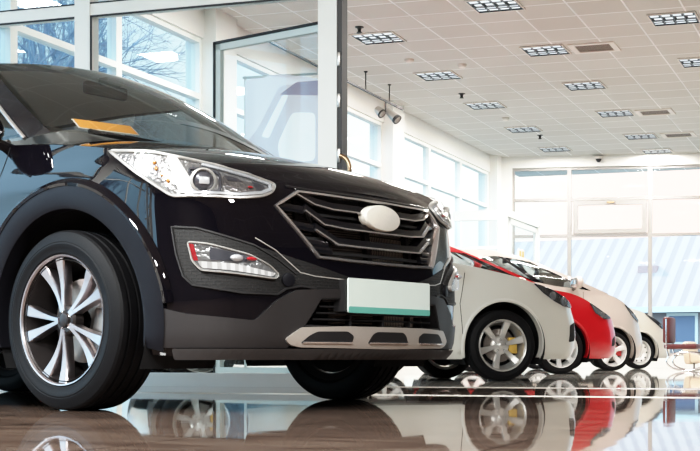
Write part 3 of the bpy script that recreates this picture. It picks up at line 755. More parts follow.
# ------------------------------------------------------------------ the black sport utility car
PH=R(34.98)
def circ(a0,a1,n,h,t): return
SUV=dict(name='sport_utility_car',label='large black sport utility car in the foreground, chrome grille and blank white plate',loc=(-1.17737,6.06168),yaw=-PH,
 plan=SUV_PLAN,du=SUV_DU,dv=SUV_DV,paint='black',ds=.02,rows=44,half=.94,front=.95,rear=-3.75,cowl=-.30,
 arches=[(.03,.37,.455),(-2.70,.37,.455)],
 hood=[(-.5,1.225),(-.25,1.205),(0,1.17),(.3,1.115),(.5,1.068),(.7,1.005),(.8,.955),(.86,.915),(.9,.905)],hood_bow=.10,wsk=.045,hood_n=44,
 ws_base=(-.27,.775,1.185),header=(-.95,.605,1.60),roof_end=(-3.25,.57,1.55),tail_u=-3.55,roof=[(.95,1.60),(1.6,1.625),(2.4,1.61),(3.25,1.55)],bow=.16,bowh=.09,crown=.05,bz=.03,
 panes=[(.048,.37),(.405,.70),(.72,.90)],apil=.034,belt=True,split_under=True,seat_u=-1.35)
GR=[(0,.880),(.2,.880),(.452,.886),(.560,.820),(.381,.622),(.2,.614),(0,.612)]
LOW=[(0,.470),(.38,.455),(.452,.345),(.3,.340),(0,.340)]
SUV['holes']=[GR,LOW]
c=Car(SUV); suv=c.root; sh=c.sh; c.body(); c.top()
full=lambda h:[(x,z) for x,z in h]+[(-x,z) for x,z in reversed(h) if x>1e-6]
# underbody: engine tray, sills, suspension
MB().box(-.45,.72,-.60,.60,.235,.28,bev=.02).build('engine_undertray',M['dark'],suv)
MB().box(-3.5,-.4,-.82,.82,.24,.32).build('underbody',M['dark'],suv,smooth=False)
for sd in (-1,1):
    MB().tube([(.02,sd*.30,.30),(0,sd*.68,.24),(.0,sd*.74,.27)],[.03,.028,.03],8).tube([(-.35,sd*.35,.28),(-.03,sd*.7,.25)],.024,8).build('control_arm',M['steel'],suv)
    MB().tube([(0,sd*.2,.38),(0,sd*.74,.37)],.02,8).build('drive_shaft',M['dark'],suv)
    MB().tube([(-2.7,0,.36),(-2.7,sd*.74,.36)],.03,8).build('rear_axle_arm',M['dark'],suv)
# wheels
A5=[k*72+38.5 for k in range(5)]
def side_sp(side): return [(a+q*6,a+q*13) for a in A5 for q in (-1,1)]
WS=dict(spokes=side_sp(1),w=(.018,.056),flare=2.0,mat='alloy',rim='alloy',barrel='alloyd',hub=.055,dish=.022,bow=-.012,nut0=38.5+36,nutd=False,caliper='disc',cal_a=170)
for u in (0,-2.70):
    for sd in (-1,1):
        st_=dict(WS)
        if sd<0: st_['spokes']=[(180-a,180-b) for a,b in WS['spokes']]
        wh=wheel(suv,u,sd,.8165,.37,.236,.264,st_)
        for ch in wh.children:
            if ch.name.startswith('brake_disc'): ch.data.materials[0]=M['disc']
# dark plastic arch trims, sills
for (uc,zc,Ra) in SUV['arches']:
    for sd in (-1,1):
        def am(x,y,o,sd=sd,uc=uc,zc=zc):
            return sh.P(sd*sh.s_of_u(uc+y*math.cos(x)),zc+y*math.sin(x),o)
        a0,a1=R(-14),R(194); V=[];F=[]; n=72
        rad=[(Ra-.004,-.06),(Ra-.004,.006),(Ra+.012,.014),(Ra+.07,.016),(Ra+.088,.016)]
        for i in range(n+1):
            x=lerp(a0,a1,i/n)
            for r_,o_ in rad: V.append(am(x,r_,o_))
        for i in range(n):
            for j in range(4): F.append((i*5+j,i*5+j+1,i*5+6+j,i*5+5+j))
        mesh('wheel_arch_trim',V,F,M['clad2'],suv)
        V=[];F=[]; rad=[(Ra+.085,.004),(Ra+.088,.019),(Ra+.100,.024),(Ra+.112,.018),(Ra+.122,.002)]
        for i in range(n+1):
            x=lerp(R(6),R(176),i/n)
            for r_,o_ in rad: V.append(am(x,r_,o_))
        for i in range(n):
            for j in range(4): F.append((i*5+j,i*5+j+1,i*5+6+j,i*5+5+j))
        mesh('wheel_arch_lip',V,F,M['black'],suv)
for sd in (-1,1):
    c.add('sill_cladding',patch([(-.43,.24),(-2.24,.24),(-2.24,.42),(-.43,.42)],c.uz(sd),.012,.02,.06),'clad2')
# grille
gf=full(GR)
gi=[(x*.985,.745+(z-.745)*.97) for x,z in gf]
c.add('grille_back',patch(gf,c.mf(),-.085,0,.04),'core')
g=suv
c.add('radiator_fins',patch([(-.02,.63),(.26,.635),(.26,.735),(-.02,.735)],c.mf(),-.075,.005,.04),'corev')
c.add('radiator_core',patch([(-.33,.635),(-.06,.635),(-.06,.735),(-.33,.735)],c.mf(),-.075,.005,.04),'core')
for x in (-.045,.275): c.add('grille_upright',patch([(x-.014,.62),(x+.014,.62),(x+.014,.87),(x-.014,.87)],c.mf(),-.05,.03,.04),'dark')
c.add('grille_upper_panel',patch([(-.44,.775),(.44,.775),(.44,.875),(-.44,.875)],c.mf(),-.06,.02,.04),'dark')
c.add('grille_frame',ribbon([(x*.995,z) for x,z in gf],.014,.012,c.mf(),.0,True,.03,.085),'chrome')
def bar(half,w,h,o,mat,name,back):
    pth=[(-x,z) for x,z in half]+[(x,z) for x,z in reversed(half) if x>1e-6]
    return c.add(name,ribbon(pth,w,h,c.mf(),o,False,.025,back),mat)
for half in ([(.461,.877),(.374,.838),(.28,.824),(0,.820)],[(.425,.810),(.335,.757),(.22,.747),(0,.744)],[(.382,.734),(.275,.679),(.16,.676),(0,.675)]):
    b=bar([(x,z+.012) for x,z in half],.034,.0,.0-.004,'gloss','grille_bar',.05)
    c.add('chrome_strip',ribbon([(-x,z) for x,z in half]+[(x,z) for x,z in reversed(half) if x>1e-6],.010,.007,c.mf(),.0,False,.025,.02),'chrome',b)
for x0,z0,x1,z1 in ((.545,.822,.425,.812),(.495,.752,.382,.738),(.432,.680,.318,.672),(.41,.655,.300,.650)):
    for sd in (-1,1): c.add('grille_fin',ribbon([(x0,z0),(x1,z1)],.030,.004,c.mf(sd),-.012,False,.03,.05),'gloss')
for z in (.80,.70,.645): c.add('grille_slat',ribbon([(-.42,z),(.42,z)],.012,.0,c.mf(),-.03,False,.04,.03),'dark')
# blank oval badge
u0=sh.P(0,.808)[0]+.006
V=[];F=[]
n=40
for k,(q,d) in enumerate(((1.0,-.02),(1.0,.012),(.94,.02),(.6,.026),(.0,.028))):
    for i in range(n):
        a=2*PI*i/n; v=.118*q*math.cos(a); z=.808+.056*q*math.sin(a)
        V.append((u0+d-.35*v*v-.1*(z-.808),v,z))
    if k:
        for i in range(n): F.append(((k-1)*n+i,(k-1)*n+(i+1)%n,k*n+(i+1)%n,k*n+i))
o=mesh('badge',V,F,M['badge'],suv); o['label']='blank off-white oval badge'
# hood lip line and bumper crease
c.add('hood_lip_trim',ribbon([(-.50,.905),(-.38,.897),(-.16,.894),(0,.893),(.16,.894),(.38,.897),(.50,.905)],.012,.006,c.mf(),.001),'gloss')
for sd in (-1,1): c.add('bumper_edge',ribbon([(.66,.685),(.575,.641),(.47,.556),(.40,.543),(.25,.535),(0,.533)],.005,.006,c.mf(sd),0),'satin')
# headlights
HL=[(1.330,1.042),(1.089,.903),(.987,.841),(.912,.844),(.715,.842),(.614,.855),(.568,.875),(.545,.911),(.59,.925),(.647,.941),(.890,.981),(1.117,1.024)]
for sd in (-1,1):
    mf=c.mf(sd)
    h=c.add('headlight',patch(rounded(HL,.02),mf,.004,.02,.025),'lampback'); h['label']='clear swept-back headlight'
    c.add('lamp_bezel',ribbon(rounded(HL,.02),.014,.008,mf,.004,True,.03),'satin',h)
    c.add('lamp_side_panel',patch([(1.285,1.022),(1.10,.925),(1.03,.89),(1.10,.985),(1.16,1.012)],mf,.007,.004,.03),'lampmid',h)
    c.add('lamp_divider',patch(rounded([(1.03,1.005),(.985,1.0),(.885,.865),(.955,.85)],.01),mf,.014,.012,.03),'satin',h)
    c.add('turn_signal_panel',patch(rounded([(1.125,1.005),(1.055,1.003),(.965,.868),(1.0,.866)],.008),mf,.009,.006,.03),'lampmid',h)
    for (x,z) in ((1.062,.95),(1.035,.925),(1.005,.90),(1.075,.975)):
        p=sh.P(sd*x,z,.013); MB().ball(p,(.007,.007,.008),6).build('turn_signal_bulb',M['amber'],h)
    # projector unit
    P_=Vector(sh.P(sd*.868,.900,.012)); N_=(Vector(sh.P(sd*.868,.9,.1))-Vector(sh.P(sd*.868,.9,0))).normalized(); N_=(N_+Vector((.6,0,0))).normalized()
    q=N_.to_track_quat('Y','Z').to_matrix().to_4x4(); q.translation=P_
    b=MB().lathe([(-.01,.052),(.012,.050),(.016,.044),(.006,.040)],28); b.v=[q@Vector(p) for p in b.v]; b.build('projector_ring',M['satin'],h)
    b=MB().lathe([(.002,.041),(.010,.034),(.018,.020),(.021,0)],28); b.v=[q@Vector(p) for p in b.v]; b.build('projector_lens',M['lampdark'],h)
    b=MB().box(-.02,.02,.018,.024,-.014,.014,bev=.004); b.v=[q@Vector(p) for p in b.v]; b.build('projector_glint',M['lampwhite'],h)
    c.add('projector_surround',ribbon(rounded([(.93,.955),(.80,.935),(.80,.858),(.90,.856)],.02),.014,.010,mf,.006,True,.03),'lampdark',h)
    c.add('lamp_reflector',patch(rounded([(.79,.93),(.66,.905),(.60,.882),(.66,.862),(.79,.858)],.015),mf,.010,.006,.03),'lampmid',h)
    c.add('reflector_shade',patch([(.655,.912),(.605,.898),(.60,.885),(.64,.868)],mf,.012,.004,.03),'lampdark',h)
    c.add('reflector_shade',patch([(.78,.930),(.72,.920),(.70,.905),(.77,.908)],mf,.012,.004,.03),'lampdark',h)
    MB().ball(sh.P(sd*.67,.885,.014),(.006,.014,.005),8).build('bulb',M['redlens'],h)
    c.add('lamp_light_guide',ribbon([(.94,.855),(.72,.853),(.62,.866),(.575,.885),(.572,.906),(.66,.932),(.88,.970)],.016,.01,mf,.008),'lampwhite',h)
    c.add('lamp_lens',patch(rounded(HL,.02),mf,.024,.02,.03),'lens',h)
    # fog lamp and honeycomb surround
    FT=[(.988,.721),(.89,.717),(.666,.656),(.569,.606),(.49,.55),(.47,.538),(.263,.506),(0,.503),(0,.472),(.263,.473),(.40,.494),(.471,.501),(.533,.490),(.572,.466),(.714,.468),(.905,.497),(.941,.531),(.969,.616)]
    t=c.add('fog_lamp_surround',patch(FT,mf,.004,.01,.03),'mesh')
    c.add('surround_rim',ribbon([(.40,.494),(.471,.501),(.533,.490),(.572,.466),(.714,.468),(.905,.497),(.941,.531),(.969,.616),(.988,.721),(.89,.717),(.666,.656),(.569,.606),(.49,.55)],.010,.010,mf,.0),'dark',t)
    FG=[(.922,.662),(.845,.655),(.685,.615),(.61,.577),(.572,.543),(.587,.526),(.758,.544),(.871,.553),(.904,.589)]
    f=c.add('fog_lamp',patch(rounded(FG,.012),mf,.012,.012,.02),'lampback'); f['label']='clear fog lamp with a row of light strips'
    c.add('fog_lamp_strip',patch(rounded([(.885,.588),(.868,.562),(.758,.554),(.60,.534),(.585,.548),(.75,.580)],.008),mf,.017,.006,.02),'foglens',f)
    c.add('fog_lamp_reflector',patch([(.918,.655),(.90,.653),(.882,.59),(.899,.59)],mf,.016,.004,.02),'redlens',f)
    c.add('fog_lamp_bezel',ribbon(rounded(FG,.012),.008,.014,mf,.008,True,.02),'satin',f)
    c.add('fog_lamp_bowl',patch(rounded([(.84,.642),(.70,.612),(.70,.588),(.84,.592)],.01),mf,.016,.004,.02),'lampdark',f)
    MB().ball(sh.P(sd*.74,.602,.02),(.02,.03,.014),8).build('fog_bulb',M['lampwhite'],f); MB().ball(sh.P(sd*.68,.60,.018),(.012,.03,.008),8).build('fog_shade',M['redlens'],f)
    c.add('fog_lamp_lens',patch(rounded(FG,.012),mf,.026,.01,.03),'lens',f)
    # parking sensor
    p=Vector(sh.P(sd*.527,.524,.008)); n_=(Vector(sh.P(sd*.527,.524,.05))-p).normalized().to_track_quat('Y','Z').to_matrix().to_4x4(); n_.translation=p
    b=MB().lathe([(-.01,.028),(.006,.027),(.008,.022),(.007,0)],24); b.v=[n_@Vector(q_) for q_ in b.v]; b.build('parking_sensor',M['clad2'],suv)
    # grey lower bumper
    CL=[(1.09,.423),(.933,.386),(.668,.362),(.572,.444),(.491,.486),(.263,.498),(0,.498),(0,.470),(.38,.456),(.452,.345),(.525,.287),(.515,.255),(1.10,.255)]
    c.add('bumper_cladding',patch(rounded(CL,.015,3),mf,.012,.02,.03),'clad')
# lower intake
lf=full(LOW)
c.add('intake_back',patch(lf,c.mf(),-.07,0,.04),'pit')
c.add('intake_frame',ribbon(lf,.010,.004,c.mf(),.006,True,.03,.075),'dark')
for z in (.372,.398,.424,.448): c.add('intake_slat',ribbon([(-.40+(z-.372)*.6,z),(.40-(z-.372)*.6,z)],.008,.004,c.mf(),-.02,False,.04,.03),'dark')
for x in (-.2,.0,.2): c.add('intake_upright',ribbon([(x,.345),(x,.465)],.012,.004,c.mf(),-.02,False,.04,.03),'dark')
c.add('intercooler_fins',patch([(.02,.352),(.28,.352),(.28,.44),(.02,.44)],c.mf(),-.045,.005,.04),'corev')
c.add('intercooler_core',patch([(-.30,.352),(-.04,.352),(-.04,.44),(-.30,.44)],c.mf(),-.045,.005,.04),'core')
# silver skid plate with three openings
SK=[(0,.345),(.25,.345),(.467,.338),(.50,.318),(.540,.290),(.520,.268),(.47,.258),(0,.252)]
s_=c.add('skid_plate',patch(rounded(full(SK),.012,3),c.mf(),.024,.03,.025),'skid'); s_['label']='silver skid plate below the grille'
for pl in ([(-.475,.274),(-.435,.306),(-.40,.322),(-.25,.324),(-.215,.305),(-.225,.274)],[(-.135,.274),(-.11,.312),(-.085,.324),(.085,.324),(.11,.312),(.135,.274)],[(.475,.274),(.435,.306),(.40,.322),(.25,.324),(.215,.305),(.225,.274)]):
    q=c.add('skid_opening',patch(rounded(pl,.012),c.mf(),.026,.004,.03),'dark',s_)
    k=pl if pl[0][0]<.2 else pl
    xs=[a for a,b in pl]; c.add('skid_edge',ribbon([(min(xs)+.01,.277),(max(xs)-.01,.277)],.008,.006,c.mf(),.026),'chrome',s_)
c.add('bumper_valance',patch(rounded([(-.99,.208),(.99,.208),(.99,.252),(-.99,.252)],.01),c.mf(),.022,.06,.04),'val')
# plate with green foot band, carrier behind it
up=.978
def pm(v,z,o): return (up+o-.02*v*v,v,z)
v,f=patch(rounded([(-.272,.400),(.272,.400),(.272,.542),(-.272,.542)],.010),pm,0,.008,.04); lp=mesh('license_plate',v,f,M['plate'],suv); lp['label']='blank white plate with a green lower band'
v,f=patch(rounded([(-.272,.400),(.272,.400),(.272,.426),(-.272,.426)],.008),pm,.0012,.002,.04); mesh('plate_band',v,f,M['green'],lp)
v,f=patch([(-.285,.405),(.285,.405),(.285,.535),(-.285,.535)],pm,-.010,.06,.05); mesh('plate_carrier',v,f,M['dark'],lp)
# mirrors, door gaps, handles, rails, wipers
c.mirror(-.47,1.19,.985,.95,'black')
c.seams([[(-.47,.43),(-.50,.75),(-.44,1.0),(-.42,1.12)],[(-1.50,.43),(-1.52,1.14)],[(-2.30,.95),(-2.42,1.16)],[(.49,.90),(.50,.70),(.54,.55)]])
c.handle(-1.25,1.0); c.handle(-2.22,1.01)
for sd in (-1,1):
    MB().tube([(-1.08,sd*.605,1.60),(-1.22,sd*.615,1.675),(-1.5,sd*.62,1.70),(-2.3,sd*.615,1.70),(-3.0,sd*.59,1.66),(-3.1,sd*.585,1.58)],[.012,.02,.02,.02,.02,.012],8).build('roof_rail',M['satin'],suv)
    MB().tube([(-.22,sd*.1-.1,1.20),(-.30,sd*.1-.45,1.225)],.012,6).build('wiper',M['dark'],suv)
MB().box(-.82,-.33,-.64,.64,1.05,1.235,bev=.05).build('dash_top',M['interior'],suv)
# orange price card lying behind the windscreen
# ------------------------------------------------------------------ the row of small cars
def template(O,Wd,front,zt,zb,rear,tail_z):
    """plan of a small car: nose at O, half width Wd; zt: heights of the upper edge along u"""
    out=[]
    for fv,fu in ((0,1),(.25,.985),(.45,.945),(.6,.89),(.72,.80),(.82,.68),(.90,.52),(.95,.36),(.985,.16)):
        u=O*fu; out.append((Wd*fv,u,front if fv==0 else pchip(zt,-u),zb))
    for u in (-.05,-.45,-.9,-1.6,-2.2): 
        if u>rear+.75: out.append((Wd,u,pchip(zt,-u),zb))
    for fv,d in ((.985,.6),(.93,.30),(.78,.10),(.45,.02),(0,0)): out.append((Wd*fv,rear+d,tail_z,zb+.03))
    return out
SDU=[(.18,-.10),(.24,-.04),(.32,-.01),(.42,0),(.55,-.015),(.65,-.05),(.8,-.09),(1.2,-.15)]
SDV=[(.18,-.06),(.28,-.015),(.45,0),(.75,-.01),(.9,-.03),(1.0,-.05),(1.2,-.08)]
S6=[(k*60+15,k*60+15) for k in range(6)]
STY=dict(six=dict(spokes=S6,w=(.038,.070),flare=1.3,mat='alloys',rim='alloys',hub=.075,dish=.05,nutd=True,caliper='gold',cal_a=0,cap='alloys'),
 seven=dict(spokes=[(k*360/7+10,)*2 for k in range(7)],w=(.040,.075),flare=1.2,mat='alloyw',rim='alloyw',hub=.07,dish=.04,cap='alloyw',caliper='disc'),
 five=dict(spokes=[(k*72+18,)*2 for k in range(5)],w=(.055,.095),flare=1.2,mat='alloyw',rim='alloyw',hub=.075,dish=.05,cap='alloyw',caliper='redcal'),
 steel=dict(steel=True,mat='alloyw',rim='alloyw',hub=.05,dish=.05,cap='alloyw'))
def small(name,label,hub,phi,O,Wd,front,zt,hoodz,rear,wb,Rt,rr,style,paint,**k):
    ph=R(phi); yc=Wd-.10
    loc=(hub[0]+(yc+.09)*math.sin(ph),hub[1]+(yc+.09)*math.cos(ph))
    P=dict(railb=.80,name=name,label=label,loc=loc,yaw=-ph,plan=template(O,Wd,front,zt,.20,rear,k.get('tail_z',1.05)),du=SDU,dv=SDV,paint=paint,ds=.035,rows=26,half=Wd,front=O,rear=rear,
        arches=[(.02,Rt,Rt+.075),(-wb,Rt,Rt+.07)],hood=hoodz,bow=k.pop('bow',.07),bowh=.05,under=.22,pillar='gloss',**{q:w for q,w in k.items() if q in('cowl','ws_base','header','roof_end','tail_u','roof','panes','apil','bow','bowh','hood_pow','pillarA','seat_u','group','crown','railp')},wsk=.015)
    c=Car(P); c.body(); c.top()
    for u in (0,-wb):
        for sd in (-1,1):
            s=dict(STY[style])
            if sd<0 and 'spokes' in s: s['spokes']=[(180-a,180-b) for a,b in s['spokes']]
            if sd<0: s['cal_a']=180-s.get('cal_a',0)
            wheel(c.root,u,sd,yc,Rt,.19,rr,s)
    for (uc,zc,Ra) in P['arches']:
        for sd in (-1,1):
            def am(x,y,o,sd=sd): return c.sh.P(sd*c.sh.s_of_u(uc+y*math.cos(x)),zc+y*math.sin(x),o)
            V=[];F=[];n=48
            for i in range(n+1):
                x=lerp(R(-16),R(196),i/n)
                for r_,o_ in ((Ra-.003,-.05),(Ra-.003,.004),(Ra+.012,.008),(Ra+.03,.001)): V.append(am(x,r_,o_))
            for i in range(n):
                for j in range(3): F.append((i*4+j,i*4+j+1,i*4+5+j,i*4+4+j))
            mesh('wheel_arch_lip',V,F,M[paint],c.root)
    return c
def lamp(c,poly,inner=None,mat='lampback'):
    for sd in (-1,1):
        mf=c.uz(sd); h=c.add('headlight',patch(rounded(poly,.015),mf,.004,.015,.03),mat)
        c.add('lamp_bezel',ribbon(rounded(poly,.015),.012,.006,mf,.004,True,.03),'lampdark',h)
        for (u,z,r) in inner or ():
            p=Vector(c.uz(sd)(u,z,.006)); n_=(Vector(c.uz(sd)(u,z,.06))-p).normalized().to_track_quat('Y','Z').to_matrix().to_4x4(); n_.translation=p
            b=MB().lathe([(0,r),(.012,r*.95),(.01,r*.7),(.004,0)],20); b.v=[n_@Vector(q) for q in b.v]; b.build('lamp_bowl',M['lampback'],h)
        c.add('lamp_lens',patch(rounded(poly,.015),mf,.018,.014,.04),'lens',h)
def vent(c,poly,mat='pit'):
    for sd in (-1,1): c.add('bumper_vent',patch(rounded(poly,.02),c.uz(sd),.003,.01,.03),mat)
def common(c,O,zl,zu):
    L=c.sh
    c.add('front_grille',patch(rounded([(-.34,zl),(.34,zl),(.38,zu),(-.38,zu)],.02),c.mf(),.004,.01,.05),'pit')
    c.add('grille_trim',ribbon(rounded([(-.34,zl),(.34,zl),(.38,zu),(-.38,zu)],.02),.014,.008,c.mf(),.004,True,.05),'chrome')
    c.add('lower_grille',patch(rounded([(-.26,.24),(.26,.24),(.24,.36),(-.24,.36)],.02),c.mf(),.004,.01,.05),'mesh')
F_=1300.0
def hubp(px_,fz): Z=F_/fz; return ((px_-480)/F_*Z,Z)
GRP='small cars parked in a row'
# white hatchback
c=small('hatchback_car','white small hatchback with six-spoke silver alloy wheels, first behind the black car',hubp(503,110),-22,1.0,.84,.66,
  [(-1.0,.62),(-.86,.69),(-.72,.765),(-.55,.835),(-.3,.915),(-.15,.955),(0,.985),(.4,1.06),(.9,1.10),(2.4,1.14)],[(-.8,1.2),(-.5,1.13),(-.2,1.07),(0,1.02),(.2,.97),(.4,.91),(.6,.84),(.75,.76),(.9,.68),(1.0,.66)],-3.2,2.72,.325,.232,'six','white',
  cowl=-.55,ws_base=(-.55,.76,1.06),header=(-1.35,.56,1.40),roof_end=(-2.75,.54,1.36),tail_u=-2.9,roof=[(1.35,1.40),(1.9,1.44),(2.75,1.36)],panes=[(.07,.46),(.50,.86)],group=GRP)
lamp(c,[(.34,.90),(.55,.845),(.80,.745),(.85,.69),(.70,.70),(.58,.74),(.45,.81)],[(.70,.745,.045),(.55,.79,.04)],'lampmid')
vent(c,[(.76,.36),(.86,.37),(.88,.55),(.78,.52)]); common(c,1.0,.44,.56)
c.seams([[(-.38,.25),(-.42,.7),(-.36,.98)],[(-1.35,.25),(-1.36,1.05)]]); c.mirror(-.62,1.05,.93,.9); c.handle(-1.2,.86)
# red people carrier
c=small('compact_minivan','bright red small car, second in the row behind the black car',hubp(561,78),-22,1.08,.84,.70,
  [(-1.08,.64),(-.95,.70),(-.70,.80),(-.43,.95),(-.22,1.03),(0,1.07),(.4,1.10),(.9,1.12),(2.4,1.16)],[(-.5,1.2),(-.2,1.15),(0,1.11),(.22,1.055),(.43,.985),(.6,.90),(.75,.82),(.95,.73),(1.08,.70)],-2.75,2.35,.32,.235,'seven','red',
  cowl=-.18,ws_base=(-.18,.78,1.10),header=(-1.45,.60,1.62),roof_end=(-2.55,.58,1.60),tail_u=-2.65,roof=[(1.45,1.62),(1.9,1.66),(2.55,1.60)],panes=[(.09,.46),(.50,.86)],pillarA='red',apil=.045,group=GRP,bow=.07)
lamp(c,[(.46,.925),(.66,.82),(.86,.735),(.70,.72),(.54,.80)],[(.66,.775,.04)],'lampback')
vent(c,[(.84,.36),(.92,.37),(.93,.5),(.86,.46)]); common(c,1.08,.42,.58)
c.seams([[(-.42,.25),(-.45,.7),(-.40,1.08)],[(-1.4,.25),(-1.4,1.1)]]); c.mirror(-.62,1.14,.95,.95); c.handle(-1.2,.92)
# silver beige van
c=small('minivan','silver-beige minivan with dark side windows, third in the row beyond the red car',hubp(613.5,63),-22,.80,.90,.72,
  [(-.80,.66),(-.66,.76),(-.48,.92),(-.34,1.03),(-.17,1.13),(0,1.20),(.4,1.27),(.9,1.32),(2.4,1.40)],[(-.4,1.40),(0,1.26),(.17,1.18),(.34,1.08),(.48,.95),(.66,.80),(.8,.72)],-2.75,2.4,.31,.235,'five','beige',
  cowl=-.05,ws_base=(-.05,.83,1.22),header=(-1.55,.66,1.80),roof_end=(-2.6,.64,1.86),tail_u=-2.62,roof=[(1.55,1.80),(2.1,1.87),(2.6,1.86)],panes=[(.14,.44),(.50,.88)],pillarA='beige',apil=.10,group=GRP,bow=.07)
lamp(c,[(.26,1.06),(.42,.95),(.62,.79),(.55,.78),(.40,.88)],[(.46,.87,.035)],'lampback')
common(c,.6,.42,.55); c.seams([[(-.5,.25),(-.5,1.25)],[(-1.5,.25),(-1.5,1.3)]]); c.mirror(-.70,1.38,1.02,1.15); c.handle(-1.35,1.05)
# small cream city car
c=small('city_car','cream city car with perforated steel wheels, last in the row nearest the back windows',hubp(640,54),-22,.92,.80,.66,
  [(-.92,.60),(-.78,.68),(-.54,.82),(-.3,.97),(0,1.08),(.4,1.18),(.9,1.22),(2.4,1.24)],[(-.3,1.25),(0,1.14),(.3,1.02),(.54,.86),(.78,.72),(.92,.66)],-2.42,2.05,.305,.225,'steel','cream',
  cowl=-.25,ws_base=(-.25,.74,1.16),header=(-1.2,.56,1.55),roof_end=(-2.2,.54,1.52),tail_u=-2.3,roof=[(1.2,1.55),(1.6,1.58),(2.2,1.52)],panes=[(.09,.46),(.50,.86)],group=GRP)
lamp(c,[(.14,1.03),(.38,.92),(.66,.745),(.52,.75),(.26,.93)],[(.48,.82,.03)],'lampdark')
common(c,.72,.40,.52); c.seams([[(-.42,.25),(-.42,1.15)]]); c.mirror(-.62,1.24,.92,.9)
# orange card behind the black car's windscreen (rests on its dashboard)
def suvw(u,v,z):
    return Vector((SUV['loc'][0]+u*math.cos(PH)+v*math.sin(PH),SUV['loc'][1]-u*math.sin(PH)+v*math.cos(PH),z))
a,b,c_,d=ORG
q=MB(); V=[suvw(*a),suvw(*b),suvw(*c_),suvw(*d)]
mid=sum(V,Vector())/4
o=mesh('price_card',[mid+(v-mid)*1.05-Vector((0,0,.003)) for v in V],[(0,1,2,3)],M['paper'],smooth=False)
tag(o,"orange card with a white edge lying behind the black car's windscreen",'card')
mesh('card_face',[v for v in V],[(0,1,2,3)],M['orange'],o,smooth=False)
# chairs at the right edge
F2=65.0
def px(x,y,fz): return Vector(((x-480)/F2*F2/fz, 1300/fz, .22+(357-y)/fz))
Zc=1300/F2
def pt(x,y,dz=0): return Vector(((x-480)/F2,Zc+dz,max(0.012,.22+(357-y)/F2)))
t=thing('cantilever_chair','dark red cantilever chair with looped chrome frame right of the cream car','chair',(pt(676,374).x,Zc,0),R(-20))
bx=MB().box(-.16,-.05,-.24,.24,.43,.83,bev=.03); bx.build('backrest',M['maroon'],t)
MB().box(-.14,.36,-.25,.25,.34,.42,bev=.03).build('seat',M['maroon'],t)
for sd in (-1,1):
    MB().tube([(.30+.30*math.cos(2*PI*i/28)-.1,sd*.24,.155+.14*math.sin(2*PI*i/28)) for i in range(28)],.014,8,closed=True).build('frame_loop',M['chrome'],t)
    MB().tube([(-.1,sd*.24,.8),(-.1,sd*.24,.35),(-.06,sd*.24,.2)],.013,8).build('upright',M['chrome'],t)
t=thing('glass_table','small glass topped table on thin chrome posts beside the dark red chair','table',(4.6,20.6,0),R(-20))
MB().lathe([(.70,0),(.70,.42),(.715,.42),(.715,0)],32,'z').build('tabletop',M['pane'],t)
for i in range(3): MB().tube([(.22*math.cos(i*2.1),.22*math.sin(i*2.1),.0),(.22*math.cos(i*2.1),.22*math.sin(i*2.1),.7)],.014,8).build('leg',M['chrome'],t)
t=thing('lounge_chair','beige lounge chair cut by the right edge of the picture','armchair',(3.85,21.8,0),R(-25))
MB().box(-.26,.3,-.3,.3,.12,.30,bev=.04).build('seat',M['beigel'],t)
MB().box(-.34,-.22,-.3,.3,.14,.52,bev=.05,m=Matrix.Rotation(R(-8),4,'Y')).build('backrest',M['beigel'],t)
for x in (-.2,.25):
    for y in (-.24,.24): MB().tube([(x,y,0),(x,y,.14)],.016,8).build('leg',M['chrome'],t)
# ------------------------------------------------------------------ outdoors
st(MB().box(-8.75,60,31.5,75,-.2,-.06).build('ground',M['ground'],rot=RZ,smooth=False))
st(MB().box(-90,-8.75,-40,75,-.2,-.06).build('ground_lawn',M['lawn'],rot=RZ,smooth=False))
def house(name,label,loc,rz,w,d,h,rh,roof,wallm,chim=None,wins=()):
    t=thing(name,label,'building',loc,rz)
    V=[(-w/2,0,0),(w/2,0,0),(w/2,d,0),(-w/2,d,0),(-w/2,0,h),(w/2,0,h),(w/2,d,h),(-w/2,d,h),(-w/2,d/2,h+rh),(w/2,d/2,h+rh)]
    mesh('wall',V,[(0,1,5,4),(1,2,6,9,5),(2,3,7,6),(3,0,4,8,7)],M[wallm],t,smooth=False)
    e=.4; z0=h-e*rh/(d/2)
    mesh('roof',[(-w/2-e,-e,z0),(w/2+e,-e,z0),(w/2+e,d/2,h+rh+.05),(-w/2-e,d/2,h+rh+.05),(w/2+e,d+e,z0),(-w/2-e,d+e,z0)],[(0,1,2,3),(3,2,4,5)],M[roof],t,smooth=False)
    MB().box(-w/2-e,w/2+e,-e-.1,-e,z0-.12,z0+.08).build('gutter',M['frame'],t,smooth=False)
    if chim: MB().box(chim[0]-.35,chim[0]+.35,chim[1]-.3,chim[1]+.3,h,h+rh+chim[2]).build('chimney',M['pinkbrick'],t,smooth=False)
    for (x,z,ww,hh) in wins:
        f=MB().box(x-ww/2,x+ww/2,-.06,.02,z,z+hh).build('window',M['frame'],t,smooth=False); MB().box(x-ww/2+.1,x+ww/2-.1,-.08,-.06,z+.1,z+hh-.1).build('pane',M['blueglass'],f,smooth=False)
    return t
house('house','long pale house with violet corrugated roof behind the left back windows',(4.6,46,-.06),R(-22),9.5,8,2.2,2.6,'roof1','render',(.9,2.0,-1.2),((-2.5,.7,1.1,1.1),(0,.7,1.1,1.1),(2.6,.7,1.1,1.1)))
house('house','pale house with pinkish corrugated roof behind the right back windows',(17.5,58,-.06),R(-24),13,7,1.6,3.0,'roof2','render',None,((-3,.2,1.4,.8),(0,.2,1.4,.8)))
